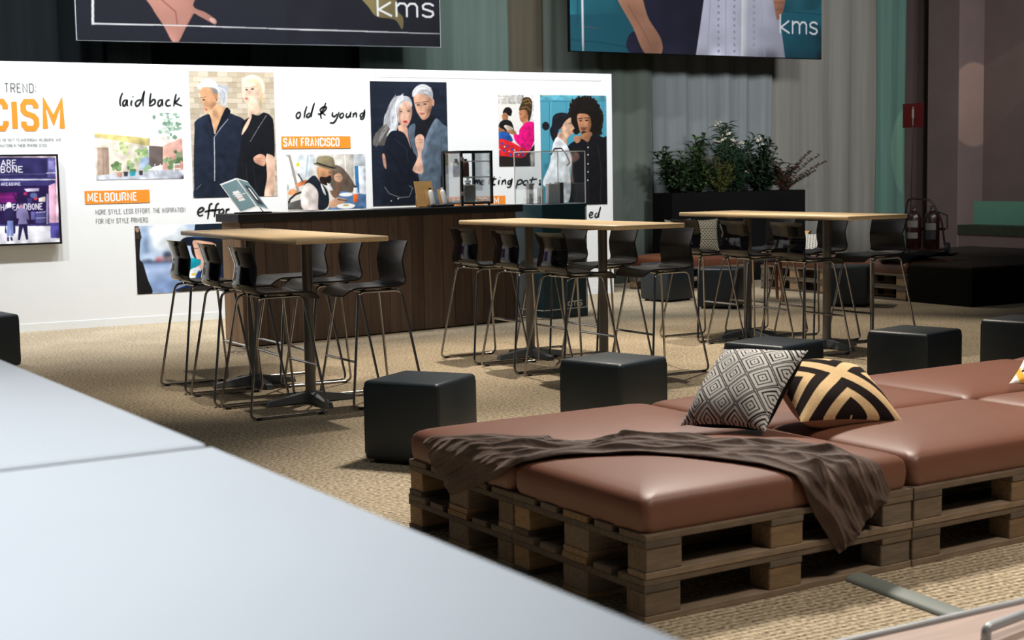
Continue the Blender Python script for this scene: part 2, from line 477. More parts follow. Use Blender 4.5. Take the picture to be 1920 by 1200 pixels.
def draw(ops, Wd, Hd):
    SS = 2
    w, h = Wd * SS, Hd * SS
    yy, xx = np.mgrid[0:h, 0:w]
    X = (xx + .5) / w * 1000; Y = (yy + .5) / h * 1000
    asp = h / w
    img = np.zeros((h, w, 3)); rng = np.random.default_rng(3)
    dash = [None]
    def win(x0, x1, y0, y1):
        i0 = max(0, int(y0 / 1000 * h) - 2); i1 = min(h, int(y1 / 1000 * h) + 3)
        j0 = max(0, int(x0 / 1000 * w) - 2); j1 = min(w, int(x1 / 1000 * w) + 3)
        return (slice(i0, i1), slice(j0, j1)) if i1 > i0 and j1 > j0 else None
    lf = boxblur(boxblur(rng.random((h, w)), max(2, w // 40)), max(2, w // 40)); lf = (lf - lf.mean()) / (lf.std() + 1e-6)
    def fill(P, c, shade=True):
        s = win(P[:, 0].min(), P[:, 0].max(), P[:, 1].min(), P[:, 1].max())
        if s is None: return
        x = X[s]; y = Y[s]; ins = np.zeros(x.shape, bool)
        for a, b in zip(P, np.roll(P, -1, 0)):
            if a[1] == b[1]: continue
            ins ^= ((a[1] > y) != (b[1] > y)) & (x < (b[0] - a[0]) * (y - a[1]) / (b[1] - a[1]) + a[0])
        if shade:
            gx = (x - P[:, 0].min()) / (np.ptp(P[:, 0]) + 1); gy = (y - P[:, 1].min()) / (np.ptp(P[:, 1]) + 1)
            k = 1.10 - .20 * gx - .10 * gy + .07 * lf[s]
            img[s][ins] = np.clip(c * k[..., None], 0, 1)[ins]
        else: img[s][ins] = c
    def line(P, wd, c):   # wd in vertical thousandths
        for a, b in zip(P[:-1], P[1:]):
            m = wd * (1 + 1 / asp)
            s = win(min(a[0], b[0]) - m * asp - wd * 3, max(a[0], b[0]) + m * asp + wd * 3, min(a[1], b[1]) - wd * 2, max(a[1], b[1]) + wd * 2)
            if s is None: continue
            x = X[s]; y = Y[s] * asp
            ax, ay, bx, by = a[0], a[1] * asp, b[0], b[1] * asp
            L2 = (bx - ax) ** 2 + (by - ay) ** 2 + 1e-9
            t = np.clip(((x - ax) * (bx - ax) + (y - ay) * (by - ay)) / L2, 0, 1)
            k = np.hypot(x - ax - t * (bx - ax), y - ay - t * (by - ay)) < wd * asp / 2
            if dash[0]: k &= (np.sin(t * math.sqrt(L2) * .45) > -.1)
            img[s][k] = c
        dash[0] = None
    def glyphs(tab, txt, x0, yb, x1, yt, c, wd, adv, gap):
        tot = sum(adv[ch] for ch in txt) + gap * (len(txt) - 1)
        u = (x1 - x0) / tot; x = x0
        for ch in txt:
            for st in tab[ch]:
                q = [float(v) for v in st.split()]
                P = np.array([(x + q[i] * u * (1 if tab is KMS else adv[ch]), yb + (yt - yb) * q[i + 1]) for i in range(0, len(q), 2)])
                line(P, wd, c)
            x += (adv[ch] + gap) * u
    for o in ops:
        k = o[0]
        if k == 'bg':
            img[:] = hexrgb(o[1])
        elif k == 'brick':
            a, b = hexrgb(o[1]), hexrgb(o[2]); nr, nc = o[3] or 22, o[4] or 8
            if o[3] == 0: continue
            row = (Y / 1000 * nr).astype(int); cc = (X / 1000 * nc + .5 * (row % 2)).astype(int)
            tb = rng.random((nr + 2, nc + 3)); t = tb[row, cc]
            t = np.clip(t * .6 + .4 * boxblur(rng.random((h, w)), 2) * 1.0 + .25 * (boxblur(rng.random((h, w)), 1) - .5), 0, 1)
            img[:] = a + (b - a) * t[..., None]
            mort = ((Y / 1000 * nr) % 1 < .12)
            img[mort] = img[mort] * .88
        elif k == 'blur':
            img = boxblur(img, o[1] * SS // 2); img = boxblur(img, o[1] * SS // 2)
        elif k == 'fuzz':
            q = np.array(o[2], float).reshape(-1, 2); q = catmull(q)
            for p in q:
                for _ in range(5):
                    cx, cy = p + rng.normal(0, 1, 2) * np.array([10 / asp ** .5, 10])
                    rx = rng.uniform(7, 16)
                    img[((X - cx) / rx) ** 2 + ((Y - cy) / (rx / asp)) ** 2 < 1] = hexrgb(o[1]) * rng.uniform(.7, 1.6)
        elif k == 'hair':
            q = np.array(o[4], float).reshape(-1, 2)
            sd = [Vector((a, b)) for a, b in q]
            base = np.array([tuple(v) for v in smooth_open(sd, 6)])
            for _ in range(o[2]):
                off = rng.normal(0, 1, 2) * o[3]; ph = rng.uniform(0, 6.3)
                w_ = base + off + np.stack([np.sin(np.linspace(0, 9, len(base)) + ph), np.cos(np.linspace(0, 7, len(base)) + ph)], 1) * o[3] * .25
                line(w_, 3.2, np.clip(hexrgb(o[1]) * rng.uniform(.75, 1.2), 0, 1))
        elif k == 'S':
            fill(catmull(np.array(o[2], float).reshape(-1, 2)), hexrgb(o[1]))
        elif k == 'P':
            fill(np.array(o[2], float).reshape(-1, 2), hexrgb(o[1]))
        elif k == 'E':
            cx, cy, rx, ry = o[2]
            img[((X - cx) / rx) ** 2 + ((Y - cy) / ry) ** 2 < 1] = hexrgb(o[1])
        elif k == 'dash':
            dash[0] = True
        elif k == 'L':
            line(np.array(o[3], float).reshape(-1, 2), o[2], hexrgb(o[1]))
        elif k == 'serif':
            adv = {c: 1.0 for c in o[6]}
            glyphs(SERIF, o[6], o[2], o[5], o[4], o[3], hexrgb(o[1]), abs(o[5] - o[3]) * .16, adv, .22)
        elif k == 'kms':
            glyphs(KMS, 'kms', o[2], o[3], o[4], o[5], hexrgb(o[1]), abs(o[5] - o[3]) * .11, {'k': .66, 'm': 1.04, 's': .56}, .26)
    img = boxblur(img, 1)
    img = img + (boxblur(rng.random((h, w)), 1)[..., None] - .5) * .05
    return np.clip(img.reshape(Hd, SS, Wd, SS, 3).mean((1, 3)), 0, 1)

def picture_mesh(name, ops, wid, hgt, pitch, m, ink=1.0):
    nx, ny = int(wid / pitch), int(hgt / pitch)
    img = draw(ops, nx + 1, ny + 1)
    img = np.where(img <= .04045, img / 12.92, ((img + .055) / 1.055) ** 2.4) * ink
    xs = np.linspace(0, wid, nx + 1); zs = np.linspace(hgt, 0, ny + 1)
    V = np.zeros((ny + 1, nx + 1, 3), np.float32)
    V[..., 0] = xs[None, :]; V[..., 2] = zs[:, None]
    idx = np.arange((nx + 1) * (ny + 1)).reshape(ny + 1, nx + 1)
    F = np.stack([idx[1:, :-1], idx[1:, 1:], idx[:-1, 1:], idx[:-1, :-1]], -1).reshape(-1, 4)
    me = bpy.data.meshes.new(name)
    me.vertices.add(V.size // 3); me.vertices.foreach_set('co', V.ravel())
    me.loops.add(F.size); me.loops.foreach_set('vertex_index', F.ravel().astype(np.int32))
    me.polygons.add(len(F)); me.polygons.foreach_set('loop_start', np.arange(0, F.size, 4, dtype=np.int32))
    me.update(calc_edges=True)
    at = me.color_attributes.new('Col', 'FLOAT_COLOR', 'POINT')
    arr = np.ones((V.size // 3, 4), np.float32); arr[:, :3] = img.reshape(-1, 3)
    at.data.foreach_set('color', arr.ravel())
    me.materials.append(MT[m])
    me.validate()
    return me

# flat ribbon strokes for printed lettering (in the x-z plane)
def ribbon(mb, pts, wd, m, y=0.0, closed=False, taper=False):
    P = [Vector((p[0], p[1])) for p in pts]
    N = len(P); vs = []
    for i in range(N):
        a = P[i - 1] if (i > 0 or closed) else P[i]
        c = P[(i + 1) % N] if (i < N - 1 or closed) else P[i]
        d1 = (P[i] - a); d2 = (c - P[i])
        t = (d1.normalized() if d1.length > 1e-9 else Vector((0, 0))) + (d2.normalized() if d2.length > 1e-9 else Vector((0, 0)))
        t = t.normalized() if t.length > 1e-6 else Vector((1, 0))
        n = Vector((-t.y, t.x))
        ref = (d2 if d2.length > 1e-9 else d1).normalized()
        k = 1 / max(.45, abs(t.dot(ref)))
        s = wd * .5 * k
        if taper:
            q = i / (N - 1); s *= .55 + .7 * math.sin(PI * (.15 + .75 * q)) 
        vs += [(P[i].x + n.x * s, y, P[i].y + n.y * s), (P[i].x - n.x * s, y, P[i].y - n.y * s)]
    fs = [(2 * i, 2 * i + 1, (2 * i + 3) % (2 * N), (2 * i + 2) % (2 * N)) for i in range(N if closed else N - 1)]
    mb.add(vs, fs, m)

def smooth_open(pts, n=4):
    P = [Vector(p) for p in pts]; out = []
    N = len(P)
    for i in range(N - 1):
        p0, p1, p2, p3 = P[max(i - 1, 0)], P[i], P[i + 1], P[min(i + 2, N - 1)]
        for k in range(n):
            t = k / n
            out.append(.5 * ((2 * p1) + (-p0 + p2) * t + (2 * p0 - 5 * p1 + 4 * p2 - p3) * t * t + (-p0 + 3 * p1 - 3 * p2 + p3) * t ** 3))
    out.append(P[-1])
    return out

# condensed capitals: width, strokes ('~' = rounded stroke)
CAPS = {'A': (.56, ['0 0 .5 1 1 0', '.17 .3 .83 .3']), 'B': (.52, ['0 0 0 1 ~.7 1 1 .9 1 .62 .7 .53', '0 .53 ~.7 .53 1 .43 1 .1 .7 0 0 0']), 'C': (.5, ['~1 .72 1 .85 .8 1 .2 1 0 .85 0 .15 .2 0 .8 0 1 .15 1 .28']), 'D': (.52, ['0 0 0 1 ~.65 1 1 .85 1 .15 .65 0 0 0']),
        'E': (.44, ['1 1 0 1 0 0 1 0', '0 .52 .85 .52']), 'F': (.42, ['1 1 0 1 0 0', '0 .5 .85 .5']), 'H': (.52, ['0 0 0 1', '1 0 1 1', '0 .5 1 .5']), 'I': (.0, ['0 0 0 1']), 'L': (.42, ['0 1 0 0 1 0']), 'M': (.68, ['0 0 0 1 .5 .3 1 1 1 0']), 'N': (.54, ['0 0 0 1 1 0 1 1']),
        'O': (.52, ['~.5 1 .2 1 0 .85 0 .15 .2 0 .8 0 1 .15 1 .85 .8 1 .5 1']), 'P': (.5, ['0 0 0 1 ~.7 1 1 .88 1 .6 .7 .47 0 .47']), 'R': (.52, ['0 0 0 1 ~.7 1 1 .88 1 .62 .7 .5 0 .5', '.55 .5 1 0']), 'S': (.5, ['~1 .75 1 .87 .8 1 .2 1 0 .87 0 .67 .2 .56 .8 .46 1 .34 1 .13 .8 0 .2 0 0 .13 0 .26']),
        'T': (.5, ['0 1 1 1', '.5 1 .5 0']), 'U': (.52, ['0 1 ~0 .15 .2 0 .8 0 1 .15 1 1']), 'V': (.54, ['0 1 .5 0 1 1']), 'W': (.82, ['0 1 .25 0 .5 .9 .75 0 1 1']), 'Y': (.52, ['0 1 .5 .45 1 1', '.5 .45 .5 0']), ':': (.0, ['0 .12 0 .22', '0 .6 0 .7']), '.': (.0, ['0 0 0 .08']), ',': (.0, ['0 .08 -.05 -.12']), ' ': (.2, [])}

def caps(mb, text, x0, x1, zb, zt, bold, m, y=0.0):
    h = zt - zb; gap = .2 + bold * .9
    tot = sum(CAPS[c][0] for c in text) + gap * (len(text) - 1)
    u = (x1 - x0) / tot; x = x0
    wd = bold * h
    for c in text:
        w, ss = CAPS[c]
        for s in ss:
            q = s.replace('~', '').split(); P = [Vector((x + float(q[i]) * w * u, zb + wd / 2 + float(q[i + 1]) * (h - wd))) for i in range(0, len(q), 2)]
            ribbon(mb, P, wd, m, y)
        x += (w + gap) * u
PICS = {
 'couple_brick': ([4.695,5.602,1.252,2.53], [["bg","b9ad98"],["brick","9b8c76","cfc6b5",24,9],["S","c3c6cc",[103,134,114,101,166,74,230,64,294,78,332,110,389,104,460,125,433,180,408,279,371,268,351,203,324,159,298,140,211,122,147,134]],["S","c2936f",[128,133,211,125,290,143,324,170,321,225,299,268,267,318,215,336,178,321,164,274,144,239,125,193]],["S","8c827b",[235,129,314,140,326,183,291,190,267,160]],["hair","e6e8ec",18,9.7,[116,123,174,79,262,78,331,121]],["hair","aeb1b8",14,9.7,[332,116,387,137,417,180,400,257]],["E","a8754f",[306,197,16,28]],["E","222222",[314,225,6,5]],["E","2c1f18",[164,226,18,5]],["L","6a4c3a",4.3,[130,208,159,209,194,200]],["S","a35c50",[170,297,195,293,207,304,188,312]],["S","a9795a",[261,258,300,247,274,312,225,332,240,301]],["S","c49873",[216,329,299,268,395,279,429,311,309,443,283,492,251,410,222,356]],["S","1c2434",[46,465,59,394,199,339,238,367,275,495,372,410,410,295,450,303,473,331,633,388,620,509,569,664,511,841,477,1002,31,1001,15,911,25,660]],["S","10151f",[410,295,459,300,460,333,354,432,286,509,309,443]],["S","131926",[196,340,233,367,271,492,265,530,212,388]],["L","b9bcc2",6.6,[269,520,264,695,255,865]],["L","b9bcc2",4.4,[269,520,354,443,438,377]],["L","0e131d",5.4,[147,421,222,508,229,662]],["L","8f9299",3.3,[38,933,68,912,96,892]],["S","d2bf98",[612,102,634,58,685,30,767,21,841,39,883,83,884,138,858,179,844,271,820,282,808,188,715,90,640,107]],["S","e4c4ae",[617,113,666,82,748,81,803,128,819,177,782,222,731,251,657,251,629,212,614,157]],["hair","e8dcc0",14,9.7,[633,91,700,46,799,45,862,100,859,166]],["hair","b8a078",8,6.4,[829,111,850,177,838,255]],["S","dcc9a6",[618,113,636,82,700,57,781,73,814,144,763,106,682,85]],["E","4a3a36",[669,142,16,7]],["E","4a3a36",[738,136,20,7]],["L","8a6d58",4.4,[644,128,693,125]],["L","8a6d58",4.4,[713,121,771,118]],["L","c99b84",4.4,[682,148,667,181,683,187]],["E","bd5f60",[665,213,23,9]],["E","d5a88d",[829,168,13,24]],["S","debaa3",[687,242,782,224,807,275,848,310,776,335,700,359,673,322]],["S","13151b",[599,410,701,355,726,338,800,346,867,323,949,354,979,421,977,667,932,684,874,672,841,992,469,1002,511,829,594,509]],["S","debaa3",[694,359,720,355,663,443,591,505,617,443]],["dash","e4e4e4",4],["L","e4e4e4",4.4,[891,349,795,443,690,556]],["S","d39e86",[726,682,800,657,858,672,870,716,845,753,779,741,731,718]],["L","9a6d58",3.3,[732,690,831,697]],["L","9a6d58",3.3,[731,707,839,719]],["L","9a6d58",3.3,[760,730,846,742]],["S","e0b8a2",[874,672,963,680,973,779,946,1000,838,998,878,834]],["L","2a2d36",4.4,[631,731,639,887,631,987]],["L","23262e",4.4,[712,754,739,888,742,988]]]),
 'couple_dark': ([6.692,7.622,1.115,2.46], [["bg","191f2c"],["brick","141925","1f2635",18,5],["S","b4b7be",[418,114,504,128,540,182,518,212,468,158,389,191,360,255,357,330,319,405,249,437,195,502,92,514,21,501,62,416,149,373,179,277,241,213,269,160,331,122]],["S","5d5855",[21,501,44,437,132,373,210,352,259,416,212,497,92,514]],["L","8e9097",5.3,[295,159,240,245,245,330,173,405,110,480]],["L","dcdee2",4.3,[365,138,311,202,307,288,243,373]],["L","7b7c82",5.3,[327,223,280,309,286,384,196,469]],["S","d6ab95",[389,186,468,156,527,201,533,266,496,332,442,365,382,352,355,298,364,234]],["S","b98d78",[493,182,532,206,533,266,496,332,463,360,487,298,503,244]],["S","bb9080",[358,223,386,212,380,287,394,356,367,330]],["E","b02834",[444,323,30,9]],["hair","d5d7db",26,9.5,[418,121,347,159,309,234,323,309,260,384,215,437]],["hair","a5a6ac",22,12.6,[331,132,268,192,222,277,201,363,147,416,111,459]],["hair","6a6562",20,13.7,[201,363,131,405,86,458,58,501]],["E","3a2a28",[392,242,19,5]],["E","3a2a28",[491,237,19,5]],["L","b68672",4.3,[433,244,442,282,421,292]],["L","8a6a5a",3.2,[372,227,413,223]],["L","8a6a5a",3.2,[465,221,518,218]],["S","cfa18a",[356,352,460,365,478,438,508,537,455,486,363,406]],["S","52606f",[475,406,548,339,581,373,618,547,701,460,831,300,936,341,1006,387,1000,549,910,576,893,767,848,1017,609,1012,601,764,533,720,571,644]],["S","16181e",[574,373,628,296,707,303,805,270,831,308,701,460,616,595,560,481]],["S","637284",[831,304,865,352,754,460,696,591,636,764,623,655,701,460]],["L","414d5b",4.4,[841,417,752,504,786,548,691,721]],["L","3c4754",6.5,[915,439,900,592,902,767]],["S","b9bbc0",[544,120,555,70,639,24,735,25,804,68,812,137,787,161,750,114,662,98,583,123]],["hair","e2e3e6",14,8.4,[566,104,611,61,682,44,778,59]],["hair","9b9da3",10,7.4,[591,120,663,76,769,70,803,113]],["L","8d8f94",4.3,[627,104,716,71,785,103]],["S","cb9d84",[565,121,662,97,776,124,805,157,790,222,747,287,680,309,629,278,581,212]],["S","a77b64",[749,130,805,157,790,222,747,287,686,306,741,243]],["E","b98870",[815,167,16,30]],["E","241a18",[619,188,23,5]],["E","241a18",[708,180,25,5]],["L","5b4338",6.5,[581,173,649,170]],["L","5b4338",6.5,[674,164,751,159]],["L","a5765f",4.3,[659,188,647,226,668,231]],["S","9b584f",[632,255,674,250,705,257,670,267]],["S","141925",[233,416,337,395,440,427,513,546,576,601,574,655,515,719,608,796,612,1015,148,1006,125,866,162,673,155,544]],["L","252c3c",6.4,[300,459,452,546,465,654]],["L","0b0f18",8.6,[193,544,326,653,391,761]],["S","d9ad98",[570,449,632,423,684,449,674,525,643,590,666,721,611,744,524,715,571,644,599,590,567,503]],["L","a87f6c",4.3,[578,471,648,466]],["L","a87f6c",4.3,[580,492,656,490]],["S","c4957f",[137,587,171,592,187,697,153,678]],["L","7f6658",4.3,[139,617,176,626]],["L","8c8c8e",4.3,[155,845,212,899,349,934,472,930,518,860,475,838]],["E","c8c8c8",[328,942,10,6]],["E","c8c8c8",[236,959,9,5]],["L","0e1119",10.8,[301,847,459,805]]]),
 'couple_blue_door': ([8.828,9.737,1.058,2.334], [["bg","4a93a9"],["P","5aa6ba",[-1,-8,1029,-16,1027,45,-2,43]],["L","2f6b80",4.8,[-2,57,536,59,1027,49]],["L","2f6b80",6.0,[140,57,119,849]],["L","2f6b80",4.8,[387,61,384,181]],["L","33708a",4.9,[944,52,948,370]],["L","6db4c6",4.8,[159,56,145,608]],["L","b0a070",4.8,[19,5,177,6]],["P","40889f",[-17,607,161,614,151,982,-27,979]],["S","18130f",[436,163,479,67,597,20,760,26,882,95,937,198,919,296,825,363,733,339,610,332,519,354,442,272]],["fuzz","18130f",[446,260,436,163,479,73,597,25,760,31,877,99,931,198,910,296,835,355]],["S","b07c5c",[549,185,635,165,728,184,763,247,746,308,695,365,630,365,580,311]],["S","8a5c42",[716,187,763,247,746,308,695,365,675,357,713,284]],["E","20130f",[601,231,22,6]],["E","20130f",[692,227,25,6]],["L","241610",7.3,[564,214,634,209]],["L","241610",7.3,[658,206,732,204]],["L","8b5b42",4.9,[641,233,632,272,656,277]],["S","5a372b",[603,306,644,296,693,303,647,318]],["S","3a251c",[610,330,651,323,688,333,675,364,630,366]],["L","3a251c",4.9,[599,296,644,289,697,294]],["S","9c6c4e",[610,357,749,330,777,384,710,424,609,405]],["S","131318",[384,501,446,435,609,396,710,424,784,357,938,382,1020,425,1008,1003,698,997,412,992,462,611]],["L","26262e",6.1,[710,424,702,993]],["L","2a2a33",6.1,[854,443,911,688,884,984]],["E","dcdcdc",[709,473,10,7]],["E","dcdcdc",[708,540,10,7]],["E","dcdcdc",[706,623,10,7]],["E","dcdcdc",[704,696,10,7]],["E","dcdcdc",[699,772,10,7]],["S","1a1b22",[166,272,192,190,292,159,412,167,456,187,374,238,329,296,272,314,216,422,170,398,137,320]],["E","1a1b22",[78,279,55,38]],["L","32343e",4.8,[211,212,292,182,392,187]],["S","d8ae92",[325,284,370,236,452,202,462,250,506,298,477,315,484,344,419,371,366,407,327,346]],["L","2a2020",6.0,[422,257,454,252]],["E","c39273",[318,310,16,24]],["S","a8584f",[461,318,493,320,468,337]],["S","cfa388",[284,332,367,368,389,447,325,447,246,394]],["S","dfe2e7",[202,410,257,378,375,441,448,538,458,611,424,683,441,817,397,963,212,959,115,855,21,787,121,632,164,488]],["L","b4b8c0",7.2,[263,537,279,682,255,851]],["L","b4b8c0",6.1,[383,550,359,683,375,853]],["L","c4c8ce",7.2,[159,681,117,776,195,826]],["L","17171c",12.0,[147,536,204,482,304,479,383,538,426,611,391,634]],["S","b98465",[492,383,549,366,593,375,588,417,527,432]],["L","7f543d",3.6,[508,393,579,387]],["L","7f543d",3.6,[517,411,578,405]],["S","3a3230",[117,789,196,808,235,851,175,838]]]),
 'two_women': ([8.272,8.742,1.522,2.332], [["bg","dcd9d4"],["P","c9c6c1",[-3,-8,672,-12,667,128,-9,134]],["L","aeaaa4",7.4,[-5,29,652,24]],["L","aeaaa4",7.4,[-6,66,651,61]],["L","aeaaa4",7.4,[-8,103,650,98]],["P","8f8b86",[661,-12,713,-12,704,258,651,258]],["P","f0eeeb",[713,-12,1030,-14,1016,388,699,389]],["S","161112",[131,241,200,185,311,177,384,222,351,296,270,287,159,278]],["S","a87150",[107,287,190,250,270,287,252,361,156,361,113,333]],["S","a87150",[156,352,249,352,265,407,136,398]],["S","1a1718",[-3,463,44,389,156,352,341,366,420,463,380,538,-6,530]],["S","a87150",[-2,444,60,463,188,500,150,533,-5,518]],["S","2456a5",[-5,526,261,530,383,649,-10,648]],["S","c8b7a5",[153,435,265,426,412,472,298,519]],["S","43321f",[657,109,708,44,877,37,950,108,930,257,843,379,786,267,593,225,602,165]],["L","9a7a4c",9.3,[706,90,839,62,919,127]],["L","8a6a40",9.3,[647,184,797,164,901,220]],["L","a08050",7.5,[742,127,875,108]],["S","a87150",[593,225,781,217,829,329,744,403,618,362,590,295]],["L","2a1a14",7.5,[613,277,666,273]],["S","a87150",[696,370,799,336,812,407,694,426]],["S","dd1079",[583,486,714,407,828,379,986,392,1038,542,937,711,783,785,480,659,417,538,558,556]],["L","ad0a5c",11.2,[862,463,903,613,758,744]],["L","ad0a5c",9.3,[520,575,669,613]],["S","a87150",[225,500,448,500,484,556,298,537]],["S","d3262c",[-9,630,294,645,664,744,844,786,736,860,547,889,212,857,-19,874]],["E","274a9f",[89,678,33,19]],["E","274a9f",[236,714,33,19]],["E","274a9f",[364,761,34,19]],["E","274a9f",[474,818,34,19]],["E","274a9f",[140,779,33,19]],["E","274a9f",[606,790,34,19]],["E","274a9f",[324,835,34,19]],["E","274a9f",[661,837,34,19]],["E","e9d9d0",[161,723,19,9]],["E","e9d9d0",[289,789,19,9]],["E","e9d9d0",[438,771,19,9]],["E","e9d9d0",[30,760,18,9]],["E","e9d9d0",[548,837,19,9]],["S","26201d",[-18,861,360,864,660,879,852,782,1037,689,1026,1003,-23,995]],["P","a8a29a",[868,838,985,764,1034,764,1026,1003,889,1002]]]),
 'cafe': ([5.712,6.612,1.095,1.68], [["bg","d5d0c9"],["P","e8edf1",[-3,-6,397,-1,313,457,191,516,-10,646]],["L","b9d0dc",29.6,[167,33,147,156]],["L","9fb8c4",24.7,[271,10,237,406]],["E","e4c63c",[143,181,24,35]],["L","9b9088",49.2,[39,19,136,663]],["S","d97f4e",[122,514,244,455,252,505,138,576]],["S","e2996a",[6,708,51,611,119,650,100,711]],["L","33333a",24.7,[143,354,176,429,192,479]],["P","cbc5be",[600,2,852,6,841,535,594,265]],["L","ece8e3",20.1,[736,17,746,394]],["S","64574c",[554,251,690,237,845,535,831,686,571,677]],["P","3b78b2",[858,220,905,211,913,714,870,688]],["P","dbe2ea",[905,211,1018,223,1008,743,913,714]],["P","bcc3c9",[852,6,1023,3,1018,223,858,220]],["P","5478a6",[494,1003,660,668,1008,743,1003,1010]],["L","22201f",34.6,[-8,954,30,795,100,711,170,676]],["L","22201f",24.7,[3,844,94,971]],["P","5a5856",[2,868,167,800,198,988,0,979]],["S","dfd3d0",[185,640,278,511,380,596,397,759,382,988,194,980,164,800]],["L","b5a8a6",12.4,[222,653,289,755,269,904]],["S","1b212b",[204,553,333,378,420,510,505,663,518,889,463,987,380,983,382,671,278,511]],["S","dfe2e6",[420,523,467,636,482,737,448,686]],["S","b48562",[384,235,545,264,575,359,551,469,469,542,400,465]],["S","211a17",[423,405,489,412,546,384,555,469,507,558,437,531,409,460]],["L","2a201c",12.5,[526,328,554,329]],["S","8b8064",[381,161,392,51,462,33,550,39,594,90,601,265,493,238]],["L","262321",29.8,[379,156,493,213,602,255]],["L","776d55",29.8,[348,165,475,237,618,290]],["S","7a5c4a",[504,525,586,653,625,478,692,392,688,530,640,755,569,770]],["S","c99e80",[595,385,667,347,701,430,667,505,604,475]],["L","8a664e",7.5,[609,410,683,407]],["S","dfe2e6",[504,513,547,576,572,652,519,638]],["S","c0967a",[518,876,622,787,746,832,636,949,534,960]],["L","2c2c30",15.1,[630,818,745,847]],["E","e6e6e3",[734,943,118,50]],["E","b9a877",[735,928,39,20]],["E","e8e8e6",[739,734,89,35]],["P","d5652c",[830,724,895,726,891,883,830,881]],["P","d8dde2",[839,611,886,612,894,731,830,729]],["P","2a2a2c",[847,578,880,579,879,614,847,613]]]),
